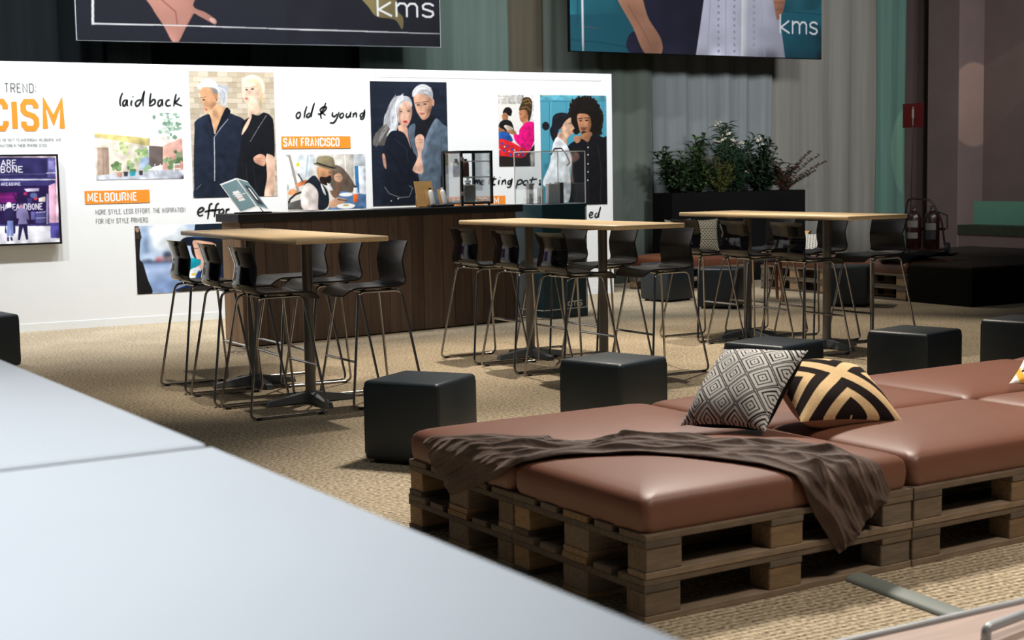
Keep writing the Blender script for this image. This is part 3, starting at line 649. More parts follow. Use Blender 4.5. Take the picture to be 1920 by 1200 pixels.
 'laneway': ([3.725,4.602,1.452,2.11], [["bg","fbfbfa"],["P","e2dacb",[-5,320,594,443,579,926,-16,940]],["P","d6c684",[-10,301,627,384,617,502,-6,359]],["P","ecd9d2",[627,389,793,342,1032,391,1016,881,756,876]],["brick","d5a597","e6c4ba",0,0],["P","d3a496",[768,498,1032,364,1016,881,756,876]],["P","ad9687",[24,518,151,519,146,917,14,930]],["L","8f7a6c",10.6,[87,531,82,915]],["P","9cb0cc",[499,562,603,550,598,845,499,857]],["P","645957",[609,496,769,511,761,781,598,832]],["P","bfc4d0",[-16,940,601,859,1017,867,1012,1017,-19,1024]],["E","a4b8a8",[839,307,21,18]],["E","8aa393",[746,288,27,33]],["E","a4b8a8",[814,164,27,34]],["E","6f8c78",[912,371,28,34]],["E","6f8c78",[901,245,24,32]],["E","6f8c78",[965,237,25,27]],["E","a4b8a8",[880,246,30,34]],["E","6f8c78",[942,178,26,23]],["E","a4b8a8",[795,235,20,20]],["E","6f8c78",[869,331,14,26]],["E","6f8c78",[778,160,25,19]],["E","a4b8a8",[1027,253,25,26]],["E","a4b8a8",[804,289,18,28]],["E","6f8c78",[902,193,17,33]],["E","a4b8a8",[1000,317,18,17]],["E","6f8c78",[837,-1,30,32]],["E","6f8c78",[941,183,31,33]],["E","c2d0c6",[981,39,25,18]],["E","a4b8a8",[931,129,17,29]],["E","a4b8a8",[876,185,13,20]],["E","6f8c78",[977,172,21,21]],["E","a4b8a8",[901,195,26,29]],["E","a4b8a8",[812,106,23,23]],["E","8aa393",[944,249,27,25]],["E","a4b8a8",[828,184,20,17]],["E","c2d0c6",[782,218,20,21]],["E","a4b8a8",[936,188,17,21]],["E","a4b8a8",[831,209,19,35]],["E","6f8c78",[682,68,20,35]],["E","8aa393",[849,176,16,35]],["E","a4b8a8",[823,284,27,30]],["E","c2d0c6",[778,152,25,22]],["E","c2d0c6",[909,165,31,37]],["E","a4b8a8",[1030,227,15,37]],["E","8aa393",[961,77,21,26]],["E","c2d0c6",[928,147,13,36]],["E","8aa393",[840,132,20,33]],["E","c2d0c6",[950,97,29,21]],["E","6f8c78",[924,72,27,36]],["E","c2d0c6",[900,178,24,27]],["E","6f8c78",[852,144,19,33]],["E","8aa393",[860,252,14,37]],["E","c2d0c6",[784,279,18,21]],["E","c2d0c6",[929,105,14,36]],["E","6f8c78",[805,167,28,33]],["E","8aa393",[767,25,24,36]],["E","c2d0c6",[764,248,16,35]],["E","a4b8a8",[867,100,29,22]],["E","8aa393",[880,166,18,28]],["E","c2d0c6",[907,59,22,27]],["E","c2d0c6",[923,107,27,37]],["E","8aa393",[841,67,18,36]],["E","c2d0c6",[904,63,30,27]],["E","c2d0c6",[824,113,15,33]],["E","6f8c78",[948,167,21,29]],["E","a4b8a8",[837,377,16,33]],["E","8aa393",[973,233,30,23]],["E","6f8c78",[851,240,13,17]],["E","8aa393",[928,23,30,20]],["E","c2d0c6",[768,-57,14,36]],["E","5c7a50",[253,850,28,21]],["E","86a070",[268,767,28,21]],["E","86a070",[230,781,16,23]],["E","86a070",[264,790,19,33]],["E","86a070",[197,830,17,35]],["E","86a070",[224,764,19,36]],["E","5c7a50",[244,824,30,37]],["E","86a070",[216,792,14,21]],["E","5c7a50",[215,779,23,17]],["E","5c7a50",[253,821,13,24]],["E","86a070",[261,816,26,20]],["E","86a070",[259,827,28,30]],["E","5c7a50",[234,758,29,35]],["E","5c7a50",[192,790,25,28]],["E","8aa678",[428,862,21,18]],["E","55754c",[428,868,22,28]],["E","8aa678",[418,795,19,25]],["E","55754c",[395,858,18,33]],["E","55754c",[427,863,27,21]],["E","55754c",[364,821,16,34]],["E","8aa678",[395,830,22,20]],["E","8aa678",[365,770,18,30]],["E","8aa678",[398,810,24,22]],["E","8aa678",[410,782,27,33]],["E","9ab07c",[562,562,29,30]],["E","b9c79c",[534,640,21,37]],["E","9ab07c",[510,643,22,34]],["E","b9c79c",[505,663,14,33]],["E","9ab07c",[502,605,30,34]],["E","b9c79c",[514,613,16,22]],["E","9ab07c",[577,543,12,31]],["E","9ab07c",[460,711,26,34]],["E","7c9a62",[537,574,20,20]],["E","7c9a62",[561,617,28,22]],["E","b9c79c",[501,663,25,23]],["E","9ab07c",[574,642,29,22]],["E","7c9a62",[579,594,20,32]],["E","9ab07c",[503,690,13,22]],["E","7c9a62",[488,564,23,23]],["E","9ab07c",[471,575,29,21]],["E","9ab07c",[537,592,14,23]],["E","7c9a62",[487,614,14,27]],["E","c6cc9c",[384,664,18,28]],["E","c6cc9c",[337,533,28,20]],["E","c6cc9c",[333,428,24,22]],["E","a6b47c",[296,467,26,34]],["E","c6cc9c",[335,588,29,36]],["E","c6cc9c",[317,501,29,30]],["E","a6b47c",[342,574,15,26]],["E","a6b47c",[300,531,26,34]],["E","c6cc9c",[337,604,18,24]],["E","c6cc9c",[370,510,19,27]],["E","c6cc9c",[346,532,18,37]],["E","c6cc9c",[342,552,18,31]],["E","a6b47c",[361,518,13,23]],["E","a6b47c",[372,734,23,24]],["E","c6cc9c",[311,559,13,33]],["E","a6b47c",[331,605,23,17]],["E","c6cc9c",[245,567,22,20]],["E","c6cc9c",[295,494,25,16]],["E","8ba27a",[869,806,24,19]],["E","8ba27a",[869,818,23,24]],["E","8ba27a",[943,725,25,29]],["E","8ba27a",[860,790,23,28]],["E","8ba27a",[783,723,22,34]],["E","66805a",[910,722,31,19]],["E","66805a",[851,748,28,35]],["E","66805a",[860,744,28,19]],["E","66805a",[862,769,21,35]],["E","66805a",[817,705,22,33]],["E","66805a",[893,736,20,16]],["E","8ba27a",[907,774,14,25]],["E","66805a",[843,827,30,34]],["E","66805a",[849,694,14,18]],["E","66805a",[917,744,22,18]],["E","8ba27a",[833,709,22,28]],["E","66805a",[908,772,15,19]],["E","8ba27a",[796,750,15,29]],["E","4f6a4a",[948,673,13,22]],["E","76906c",[956,615,31,20]],["E","76906c",[933,667,24,20]],["E","76906c",[980,675,13,28]],["E","4f6a4a",[945,737,23,29]],["E","76906c",[962,666,16,37]],["E","76906c",[943,621,24,22]],["E","4f6a4a",[928,760,28,23]],["E","4f6a4a",[953,694,31,17]],["E","4f6a4a",[1001,708,29,31]],["E","4f6a4a",[951,710,31,25]],["E","4f6a4a",[914,592,21,27]],["E","8fae8a",[595,835,13,16]],["E","8fae8a",[557,861,23,37]],["E","8fae8a",[546,842,15,24]],["E","8fae8a",[594,814,21,36]],["E","8fae8a",[582,842,15,26]],["E","8fae8a",[592,835,14,19]],["E","8fae8a",[590,805,29,23]],["E","8fae8a",[609,830,29,18]],["P","d09c88",[225,886,295,888,285,960,232,958]],["P","39a0b2",[372,881,448,877,435,950,382,948]],["P","3b3b40",[306,880,360,881,350,953,313,952]],["P","3b3b40",[482,870,529,871,521,938,486,937]],["L","eef0f0",10.8,[670,771,663,860,682,928]],["L","eef0f0",10.8,[667,852,725,848,732,772]],["L","eef0f0",10.8,[894,775,886,900]],["L","eef0f0",10.8,[881,851,959,847,957,901]],["L","eef0f0",13.6,[885,783,957,776]]]),
 'hat_drinker': ([4.08,5.15,0.302,0.985], [["bg","b4c6df"],["S","e9f1fa",[152,15,480,12,471,339,210,365,160,215]],["S","9db3d2",[63,52,136,88,123,317,148,402,51,500]],["S","7b93b8",[80,178,114,170,113,442,66,439]],["P","b9cbe6",[60,407,414,420,410,568,57,532]],["blur",6],["S","3d4a68",[64,507,145,497,247,525,343,500,494,553,493,574,76,565]],["S","454f68",[263,410,305,392,345,416,329,499,275,495]],["E","d5575a",[212,501,18,29]],["E","d96a62",[247,493,15,27]],["E","dd9a6a",[312,498,12,36]],["E","c9d8ee",[166,488,23,34]],["P","8ea5ce",[73,549,507,564,496,1011,136,979]],["S","a9bde0",[81,639,326,615,492,617,491,670,92,702]],["S","7f97c4",[116,841,487,786,496,1000,136,979]],["blur",8],["S","1c191c",[1,7,37,9,60,151,48,250,38,479,66,549,104,777,142,993,-7,998]],["S","c29a82",[7,23,37,25,41,85,14,86]],["S","3a352c",[9,83,61,146,54,189,13,175]],["S","121a29",[430,278,468,201,580,187,968,215,1066,312,1007,362,786,359,681,323,541,324]],["P","16222f",[581,4,959,4,967,225,562,202]],["P","1f4a80",[562,177,968,196,967,225,562,202]],["S","131316",[532,311,566,313,578,516,542,439]],["S","d6a791",[556,244,672,261,752,293,835,405,802,575,687,652,625,605,579,500,561,366]],["L","3a2a28",8.5,[561,356,582,365,600,358]],["E","b93c48",[607,540,18,16]],["S","131316",[780,316,894,323,896,819,799,704]],["S","1591a6",[499,511,621,543,584,687,494,693]],["S","d6a791",[575,644,660,607,671,737,585,794]],["S","e2e6ec",[511,682,610,647,605,812,515,810]],["E","d6bd48",[548,746,25,19]],["S","17223f",[571,793,673,651,956,672,1048,1048,385,991,485,893]],["S","1d3f8c",[568,771,605,689,607,812,570,825]],["P","2a2522",[386,948,1051,940,1047,1081,399,1002]]]),
 'tv': ([2.075,3.325,0.862,1.686], [["bg","3a3570"],["P","f0d8e4",[149,-26,1022,-22,1020,25,148,-4]],["P","38346a",[148,-2,932,27,925,247,140,241]],["P","54508c",[141,198,934,201,933,214,141,212]],["P","6a66a6",[936,27,993,28,986,248,929,247]],["P","8f8ac4",[942,55,985,56,982,155,939,154]],["P","e9e6f4",[139,246,986,265,985,282,139,266]],["P","433f80",[139,266,978,281,956,341,136,333]],["P","d6d0ec",[921,190,988,188,988,202,920,203]],["P","2c1c50",[137,327,936,341,922,794,122,754]],["P","7a1c78",[134,407,694,414,690,529,130,527]],["P","9c2a8c",[133,437,679,446,678,479,132,469]],["E","c02a60",[756,428,13,19]],["E","d03a5a",[831,485,15,21]],["E","5a6a9a",[818,451,27,31]],["P","403c7c",[771,480,807,482,805,544,769,542]],["L","20163a",10.3,[667,425,685,488,702,550]],["L","20163a",6.2,[679,467,713,427,747,407]],["P","c8c0dc",[748,371,861,370,860,403,767,408]],["P","e4dcd0",[854,483,905,465,903,527,853,525]],["P","4a4a80",[826,638,900,631,895,777,821,773]],["L","d8d4ea",6.2,[829,649,899,643]],["L","d8d4ea",6.2,[827,713,897,712]],["P","8f8ab0",[913,434,930,434,918,788,901,788]],["P","6c6ab0",[792,637,822,638,819,731,789,730]],["P","e7b6d0",[933,341,984,311,979,781,925,778]],["P","f3cede",[994,-12,1016,-11,996,782,977,781]],["P","4a4488",[922,773,997,771,995,811,921,809]],["P","5650a0",[931,810,992,811,991,949,930,948]],["P","3f3a78",[122,754,928,789,928,808,121,774]],["P","f4f2fa",[121,771,931,808,930,948,998,952,996,1013,113,991]],["serif","f6f4fc",592,44,702,109,"ARE"],["serif","f6f4fc",584,117,747,182,"BONE"],["serif","f6f4fc",583,299,725,332,"ARE&BONE"],["serif","e6e2f2",571,547,880,613,"HAREANDBONE"],["S","f0e8ec",[617,534,637,522,650,540,646,589,622,590]],["S","2a2350",[594,628,622,590,650,591,674,642,670,735,669,869,652,868,657,734,602,731,606,866,593,860,600,742]],["P","8090d0",[615,732,657,734,655,910,632,908,633,805,626,908,605,907]],["P","2a2350",[607,917,620,918,619,968,607,967]],["P","2a2350",[631,921,643,921,649,963,632,960]],["S","c890a0",[709,561,719,538,734,551,733,598,713,597]],["S","34306a",[709,561,713,532,733,531,735,562,722,551]],["S","8c84b4",[686,632,711,594,734,595,766,627,776,729,756,718,758,780,695,779,700,715,684,704]],["P","241f4a",[699,777,759,778,761,957,746,956,727,810,700,959,685,958]]]),
 'banner_left': ([0.0,3.979,2.88,3.88], [["bg","20222e"],["P","1c1d28",[560,-96,1018,-179,1010,1136,549,1162]],["L","1f212c",12.4,[482,125,479,1083]],["S","c98f80",[175,456,309,438,302,623,333,685,361,760,359,810,345,786,317,728,300,709,280,850,260,995,244,1000,222,835,194,655]],["L","9c6458",12.2,[220,571,255,689,258,811]],["S","e4b8ac",[344,745,360,756,359,797,349,786]],["L","a87062",12.3,[300,709,279,850]],["S","8b7d54",[763,421,861,408,872,601,889,686,885,812,864,710,812,681,790,589]],["L","6c603c",10.8,[813,543,859,689]],["P","f2f2f4",[45,196,52,195,45,819,285,823,406,826,519,832,613,832,748,835,928,844,1003,846,1003,857,742,851,530,848,514,843,400,841,285,835,38,840]],["kms","f2f2f4",815,668,980,450]]),
 'banner_right': ([0.0,3.966,2.88,3.88], [["bg","1f5767"],["P","24606f",[-1,124,1003,-82,1004,362,-3,579]],["L","143f4c",8.6,[-4,865,120,894,247,947]],["L","143f4c",8.6,[29,260,27,689]],["L","143f4c",9.3,[776,398,998,426]],["L","7a5a5a",5.7,[40,702,102,722]],["P","1a4a5a",[828,546,1009,520,1010,1063,839,1047]],["S","222236",[286,182,525,137,497,503,474,1007,227,1014,227,749,331,825,285,535]],["S","b28069",[167,292,254,276,287,565,337,824,335,1003,275,1003,229,690]],["L","8a5c4a",11.7,[212,430,266,715,303,947]],["P","bdbdd0",[513,139,802,83,820,547,842,1021,472,1007,495,533]],["L","a3a3ba",12.1,[534,195,518,984]],["L","a3a3ba",12.1,[594,184,593,992]],["L","a3a3ba",9.2,[735,158,755,1007]],["P","d6d6e0",[659,111,684,106,679,1005,655,1008]],["E","9898b0",[564,311,5,18]],["E","9898b0",[564,390,5,18]],["E","9898b0",[564,468,5,18]],["E","9898b0",[563,547,5,18]],["E","9898b0",[563,626,5,18]],["E","9898b0",[563,706,5,18]],["E","9898b0",[563,785,5,18]],["E","9898b0",[563,864,5,18]],["E","9898b0",[563,943,5,18]],["E","9898b0",[563,1023,5,18]],["E","9898b0",[629,300,5,18]],["E","9898b0",[628,379,5,18]],["E","9898b0",[628,458,5,18]],["E","9898b0",[628,538,5,18]],["E","9898b0",[628,618,5,18]],["E","9898b0",[628,697,5,18]],["E","9898b0",[628,777,5,18]],["E","9898b0",[628,857,5,18]],["E","9898b0",[628,937,5,18]],["E","9898b0",[628,1016,5,18]],["E","9898b0",[709,286,5,18]],["E","9898b0",[709,366,5,18]],["E","9898b0",[709,446,5,19]],["E","9898b0",[709,526,5,19]],["E","9898b0",[709,606,5,19]],["E","9898b0",[709,687,5,19]],["E","9898b0",[709,767,5,19]],["E","9898b0",[709,848,5,19]],["E","9898b0",[709,928,5,19]],["E","9898b0",[709,1009,5,19]],["S","a8745e",[790,179,839,170,834,389,809,524,797,395]],["L","744a3a",9.3,[797,302,833,302]],["L","744a3a",9.3,[802,394,830,383]],["P","e2e4ea",[41,230,49,228,49,1003,42,1003]],["kms","d9d9df",820,679,980,454]]),
}
HAND = {
 'laid back': [[[4.019,2.305],[3.995,2.248],[3.989,2.204],[3.995,2.174]],[[4.061,2.232],[4.033,2.229],[4.017,2.201],[4.023,2.176],[4.042,2.187],[4.061,2.225],[4.058,2.191],[4.069,2.175]],[[4.109,2.233],[4.099,2.201],[4.101,2.177]],[[4.117,2.264],[4.123,2.271]],[[4.203,2.237],[4.164,2.23],[4.143,2.202],[4.151,2.175],[4.176,2.188],[4.207,2.237],[4.236,2.318],[4.222,2.241],[4.219,2.176]],[[4.303,2.305],[4.289,2.238],[4.283,2.175]],[[4.29,2.203],[4.318,2.238],[4.34,2.235],[4.335,2.2],[4.283,2.175]],[[4.416,2.239],[4.383,2.232],[4.369,2.2],[4.377,2.177],[4.399,2.189],[4.415,2.232],[4.417,2.177]],[[4.492,2.24],[4.463,2.232],[4.45,2.2],[4.464,2.179],[4.501,2.187]],[[4.56,2.3],[4.543,2.24],[4.529,2.173]],[[4.595,2.265],[4.568,2.233],[4.542,2.215],[4.578,2.194],[4.617,2.18]]],
 'old & young': [[[5.876,2.127],[5.844,2.104],[5.84,2.073],[5.861,2.061],[5.883,2.087],[5.881,2.119],[5.863,2.124]],[[5.961,2.187],[5.937,2.122],[5.926,2.061]],[[5.993,2.116],[5.965,2.102],[5.954,2.079],[5.973,2.07],[6.005,2.105],[6.043,2.212],[6.019,2.137],[6.007,2.073]],[[6.178,2.224],[6.144,2.152],[6.114,2.101],[6.122,2.056]],[[6.08,2.105],[6.121,2.111],[6.169,2.149],[6.18,2.178],[6.145,2.178],[6.11,2.149],[6.131,2.12],[6.171,2.091]],[[6.254,2.126],[6.246,2.094],[6.271,2.08],[6.304,2.109]],[[6.327,2.129],[6.292,2.051],[6.256,2.013],[6.215,2.015]],[[6.374,2.118],[6.345,2.106],[6.332,2.08],[6.35,2.065],[6.376,2.089],[6.374,2.115]],[[6.419,2.118],[6.405,2.086],[6.421,2.071],[6.45,2.092],[6.461,2.121],[6.453,2.089],[6.462,2.071]],[[6.493,2.118],[6.485,2.071]],[[6.489,2.095],[6.515,2.118],[6.527,2.104],[6.523,2.069]],[[6.609,2.119],[6.579,2.11],[6.569,2.086],[6.585,2.075],[6.608,2.101],[6.622,2.142],[6.617,2.081],[6.594,2.051],[6.565,2.06]]],
 'melting pot': [[[7.943,1.323],[7.961,1.373]],[[7.957,1.346],[7.978,1.373],[7.984,1.328]],[[7.985,1.346],[8.009,1.372],[8.018,1.324]],[[8.036,1.342],[8.067,1.356],[8.057,1.374],[8.033,1.351],[8.042,1.324],[8.074,1.332]],[[8.169,1.433],[8.143,1.373],[8.132,1.322]],[[8.206,1.411],[8.184,1.342],[8.197,1.318],[8.218,1.326]],[[8.171,1.378],[8.234,1.386]],[[8.272,1.374],[8.26,1.341],[8.263,1.319]],[[8.279,1.398],[8.284,1.403]],[[8.313,1.37],[8.302,1.316]],[[8.309,1.343],[8.338,1.369],[8.351,1.357],[8.351,1.318]],[[8.422,1.365],[8.393,1.356],[8.382,1.332],[8.4,1.32],[8.425,1.35],[8.436,1.371],[8.42,1.304],[8.392,1.284],[8.368,1.293]],[[8.517,1.369],[8.502,1.321],[8.486,1.269]],[[8.506,1.348],[8.545,1.369],[8.573,1.353],[8.558,1.326],[8.505,1.312]],[[8.623,1.361],[8.594,1.346],[8.59,1.319],[8.615,1.306],[8.644,1.33],[8.64,1.355],[8.616,1.361]],[[8.716,1.399],[8.69,1.332],[8.704,1.311],[8.732,1.319]],[[8.666,1.363],[8.769,1.374]]],
 'effo': [[[4.74,1.099],[4.781,1.115],[4.8,1.137],[4.78,1.151],[4.75,1.135],[4.734,1.099],[4.753,1.071],[4.791,1.078]],[[4.895,1.19],[4.865,1.177],[4.851,1.11],[4.836,1.031]],[[4.807,1.108],[4.866,1.121],[4.91,1.128]],[[4.965,1.191],[4.935,1.175],[4.918,1.111],[4.907,1.052]],[[4.883,1.117],[4.969,1.129]],[[4.998,1.131],[4.968,1.118],[4.961,1.09],[4.984,1.081],[5.009,1.103],[5.004,1.128],[4.986,1.131]],[[5.042,1.133],[5.031,1.079]],[[5.038,1.11],[5.057,1.127],[5.074,1.126]]],
 'ed': [[[9.483,0.929],[9.52,0.943],[9.524,0.965],[9.498,0.966],[9.479,0.932],[9.497,0.906],[9.531,0.915]],[[9.592,0.96],[9.565,0.942],[9.561,0.914],[9.584,0.907],[9.607,0.941],[9.638,1.022],[9.618,0.953],[9.61,0.903]]],
}
# ------------------------------------------------------------------ room shell
mb = MB(); mb.box(-6, 20, -3, 22, -0.06, 0.0, 'sisal')
struct(mb.build('floor', smooth=False))
mb = MB(); mb.box(-6, 20, 18.2, 18.4, 0, 8, 'hall_dark')
struct(mb.build('wall_back', smooth=False))
mb = MB(); mb.box(16.5, 16.8, 6, 18.2, 0, 8, 'plaster')
struct(mb.build('wall_right', smooth=False))
mb = MB(); mb.box(16.0, 16.5, 15.14, 15.74, 0, 8, 'plaster', bev=.01)
struct(mb.build('trim_1', smooth=False))
mb = MB(); mb.box(16.17, 16.5, 16.13, 17.2, 0, 8, 'plaster', bev=.01)
struct(mb.build('trim_2', smooth=False))
mb = MB(); mb.box(16.02, 16.5, 11.0, 15.139, 0, .47, 'plaster'); mb.box(16.0, 16.5, 11.0, 15.139, .47, .6, 'mossy')
struct(mb.build('trim_3', smooth=False))
mb = MB(); mb.box(16.32, 16.5, 11.0, 15.139, .6, .925, 'green_band')
struct(mb.build('trim_4', smooth=False))

# ------------------------------------------------------------------ hall curtains behind everything
def curtain(x0, x1, z1, col, label, cols_seed, amp=.05, y=15.75, lam=.34, taper=0.0):
    nm = 'curtain_cloth_' + col
    if nm not in MT:
        MT[nm] = mat(nm, col, 0.95, var=.16, scale=2.6, stretch=(5, 5, .12), spec=.1)
    r = random.Random(cols_seed)
    ph = [r.uniform(0, 6.3) for _ in range(4)]
    def f(u, v):
        x = x0 + (x1 - x0) * (u if taper == 0 else u * (1 - taper * v) )
        w = math.sin(2 * PI * x / lam + ph[0] + .8 * math.sin(x * 1.9 + ph[1])) * .6 + math.sin(2 * PI * x / (lam * 2.7) + ph[2]) * .5
        return (x, y + amp * w * (1 - .25 * v) + .012 * math.sin(9 * v + ph[3] + x * 3), z1 * v)
    n = max(10, int((x1 - x0) / .028))
    mb = MB(); mb.grid(f, n, 10, nm)
    o = mb.build('hall_curtain', angle=180)
    sol = o.modifiers.new('cloth', 'SOLIDIFY'); sol.thickness = .006
    return tag(o, label, 'curtain', 'drapes across the back of the hall')
curtain(-1.5, 4.4, 6.4, '14191b', 'black drape at far left, above the orange and grey lettering', 1, y=15.98)
curtain(4.17, 4.64, 6.4, '39433f', 'narrow dark grey-green drape strip above the handwritten words laid back', 2, y=15.80)
curtain(4.6, 5.85, 6.4, '1a2325', 'near-black folded drape above the couple on the brick wall', 3, amp=.07, lam=.22, y=15.96)
curtain(5.78, 7.1, 6.4, '353d39', 'dark olive-grey drape above the words old & young', 4, y=15.84)
curtain(7.01, 8.97, 6.4, '4e5b56', 'smooth grey-green drape above the dark portrait of an older woman and young man', 5, amp=.03, lam=.9, y=15.66)
curtain(8.9, 9.5, 6.4, '4b463b', 'narrow brownish drape between two grey-green ones left of the right banner', 6, amp=.02, lam=.8, y=15.74)
curtain(9.4, 11.2, 6.4, '59605a', 'grey drape beside the right end of the white graphic wall', 7, y=15.82)
curtain(11.0, 13.28, 6.4, '767c7d', 'pale grey pleated drape behind the planter', 8, amp=.06, y=15.93)
curtain(13.1, 15.33, 6.4, '77756f', 'warm grey drape between planter and mint green drape', 9, lam=.5, y=16.06)
curtain(15.2, 15.95, 6.4, '56736a', 'mint green drape at the right end of the curtains', 10, amp=.03, y=16.14)

# ------------------------------------------------------------------ white graphic wall
WY = 14.70
gw = thing('display_wall', 'long freestanding white display wall with printed pictures and lettering', 'display wall', (2.0, WY, 0))
mb = MB(); mb.box(-1.2, 7.82, 0, .12, 0, 2.59, 'white_wall', bev=.004); mb.build('panel', gw, smooth=False)
mb = MB(); mb.box(-1.2, 7.81, -.006, .0, 0.0, .075, 'white_wall'); mb.build('kick_board', gw, smooth=False)
mb = MB(); mb.box(4.74, 7.66, -.003, 0, 2.503, 2.513, 'grey_line'); mb.box(7.655, 7.668, -.003, 0, 1.0, 2.513, 'white_line'); mb.build('printed_border', gw, smooth=False)

POST = {
 'couple_brick': ('poster', 'tall poster of grey-haired man and blonde woman in black before brick wall', 'poster', .004),
 'couple_dark': ('poster', 'dark poster of long silver-haired woman and man in grey jacket', 'poster', .004),
 'couple_blue_door': ('poster', 'poster of ponytailed woman in white and man with big black afro before blue door', 'poster', .004),
 'two_women': ('poster', 'small poster of seated woman in pink jumper and red patterned trousers', 'poster', .004),
 'cafe': ('poster', 'poster of bearded man in hat and waistcoat eating in a cafe', 'poster', .004),
 'laneway': ('poster', 'pale poster of potted plants and white chairs in a brick laneway', 'poster', .004),
 'hat_drinker': ('poster', 'poster of woman in dark hat drinking from teal cup, behind bar stools', 'poster', .004),
}
for k, (nm, lab, cat, pitch) in POST.items():
    (x0, x1, z0, z1), ops = PICS[k]
    o = bpy.data.objects.new(nm, picture_mesh(nm, ops, x1 - x0, z1 - z0, pitch, 'picture'))
    COL.objects.link(o); o.location = (x0, WY - .004, z0)
    tag(o, lab, cat, 'pictures on the white display wall')

def lettering(label, build, name='wall_lettering', cat='lettering', group='lettering on the white display wall'):
    mb = MB(); build(mb)
    o = mb.build(name, smooth=False); o.location = (0, WY - .003, 0)
    return tag(o, label, cat, group)
for k, wd, lab in (('laid back', .017, 'handwritten black words laid back above the laneway picture'), ('old & young', .017, 'handwritten black words old & young above the orange San Francisco strip'),
                   ('melting pot', .018, 'handwritten black words melting pot beside the glass cabinet'), ('effo', .017, 'handwritten black word beginning effo behind the open brochure'), ('ed', .017, 'handwritten black letters ed below the afro portrait')):
    def b(mb, k=k, wd=wd):
        for st in HAND[k]:
            ribbon(mb, smooth_open([Vector((p[0], p[1])) for p in st], 5), wd, 'black_ink', taper=len(st) > 2)
    lettering(lab, b)
lettering('thin grey capital S at the left picture edge, just before the word TREND', lambda mb: caps(mb, 'S', 2.797, 2.845, 2.292, 2.386, .13, 'grey_ink'))
lettering('thin grey capitals TREND: above the big orange letters', lambda mb: caps(mb, 'TREND:', 2.897, 3.184, 2.292, 2.386, .13, 'grey_ink'))
lettering('big orange capitals CISM at the left end of the wall', lambda mb: caps(mb, 'CISM', 2.775, 3.418, 1.929, 2.236, .17, 'orange'))
lettering('small grey line of capitals ending MELBOURNE, AND above the television', lambda mb: caps(mb, 'OTS. WE WENT TO AMSTERDAM, MELBOURNE, AND', 2.79, 3.396, 1.833, 1.860, .12, 'grey_ink'))
lettering('small grey line of capitals ending DIVERSE CITIES, just above the television', lambda mb: caps(mb, 'LE MATTERS IN THESE DIVERSE CITIES', 2.79, 3.260, 1.780, 1.807, .12, 'grey_ink'))
lettering('thin grey capitals MORE STYLE. LESS EFFORT. below the orange Melbourne strip', lambda mb: caps(mb, 'MORE STYLE. LESS EFFORT. THE INSPIRATION', 3.702, 4.605, 1.112, 1.161, .10, 'grey_ink'))
lettering('thin grey capitals FOR NEW STYLE PRIMERS on the white wall', lambda mb: caps(mb, 'FOR NEW STYLE PRIMERS', 3.702, 4.216, 1.021, 1.071, .10, 'grey_ink'))
def strip(x0, x1, z0, z1, text, tx0, tx1, tz0, tz1, label):
    t = thing('place_strip', label, 'sign', (x0, WY - .003, z0), 0, 'orange place name strips')
    mb = MB(); mb.box(0, x1 - x0, -.002, .0, 0, z1 - z0, 'orange'); mb.build('strip', t, smooth=False)
    mb = MB(); caps(mb, text, tx0 - x0, tx1 - x0, tz0 - z0, tz1 - z0, .15, 'white_ink', -.0035); mb.build('lettering', t, smooth=False)
strip(3.602, 4.245, 1.218, 1.346, 'MELBOURNE', 3.633, 4.112, 1.238, 1.326, 'orange strip reading MELBOURNE on the white wall')
strip(5.663, 6.447, 1.743, 1.871, 'SAN FRANCISCO', 5.689, 6.312, 1.763, 1.856, 'orange strip reading SAN FRANCISCO on the white wall')
strip(7.62, 8.343, 1.068, 1.193, 'AMSTERDAM', 7.66, 8.252, 1.10, 1.178, 'orange strip half hidden behind the glass cabinet, ending in AM')

# television
(x0, x1, z0, z1), ops = PICS['tv']
tv = thing('television', 'wall-mounted black flat television showing a purple shop front', 'television', (x0 - .02, WY - .085, z0 - .02))
mb = MB(); w = x1 - x0 + .04; h = z1 - z0 + .04
mb.box(0, w, .012, .05, 0, h, 'black_plastic', bev=.004); mb.build('housing', tv, smooth=False)
mb = MB()
for a in ((0, w, 0, .018), (0, w, h - .018, h), (0, .018, .018, h - .018), (w - .018, w, .018, h - .018)):
    mb.box(a[0], a[1], 0, .014, a[2], a[3], 'black_plastic')
mb.build('bezel', tv, smooth=False)
o = bpy.data.objects.new('screen', picture_mesh('screen', ops, w - .036, h - .036, .004, 'screen')); COL.objects.link(o); o.parent = tv; o.location = (.018, .010, .018)
o['label'] = 'lit screen with two people outside a shop'
mb = MB(); mb.box(w * .3, w * .7, .05, .078, h * .25, h * .75, 'black_plastic'); mb.build('wall_bracket', tv, smooth=False)

# hanging banners
def banner(key, P0, P1, label):
    (a0, a1, z0, z1), ops = PICS[key]
    rz = math.atan2(P1[1] - P0[1], P1[0] - P0[0])
    t = thing('hanging_banner', label, 'banner', (P0[0], P0[1], z0), rz, 'large picture banners hung above the wall')
    o = bpy.data.objects.new('printed_face', picture_mesh('printed_face', ops, a1 - a0, z1 - z0, .006, 'picture', .45 if 'left' in key else .62)); COL.objects.link(o); o.parent = t; o.location = (0, -.003, 0)
    mb = MB(); W = a1 - a0
    mb.box(-.008, W + .008, 0, .05, -.008, 2.4, 'alu' if 'left' in key else 'planter', bev=.004); mb.build('frame', t, smooth=False)
    mb = MB(); mb.box(0, W, -.002, 0, z1 - z0, 2.4, 'black_plastic'); mb.build('upper_face', t, smooth=False)
    for x in (.4, W - .4):
        mb = MB(); mb.cyl((x, .025, 2.39), (x, .025, 3.6), .004, .004, 'steel', 6); mb.build('hanging_wire', t)
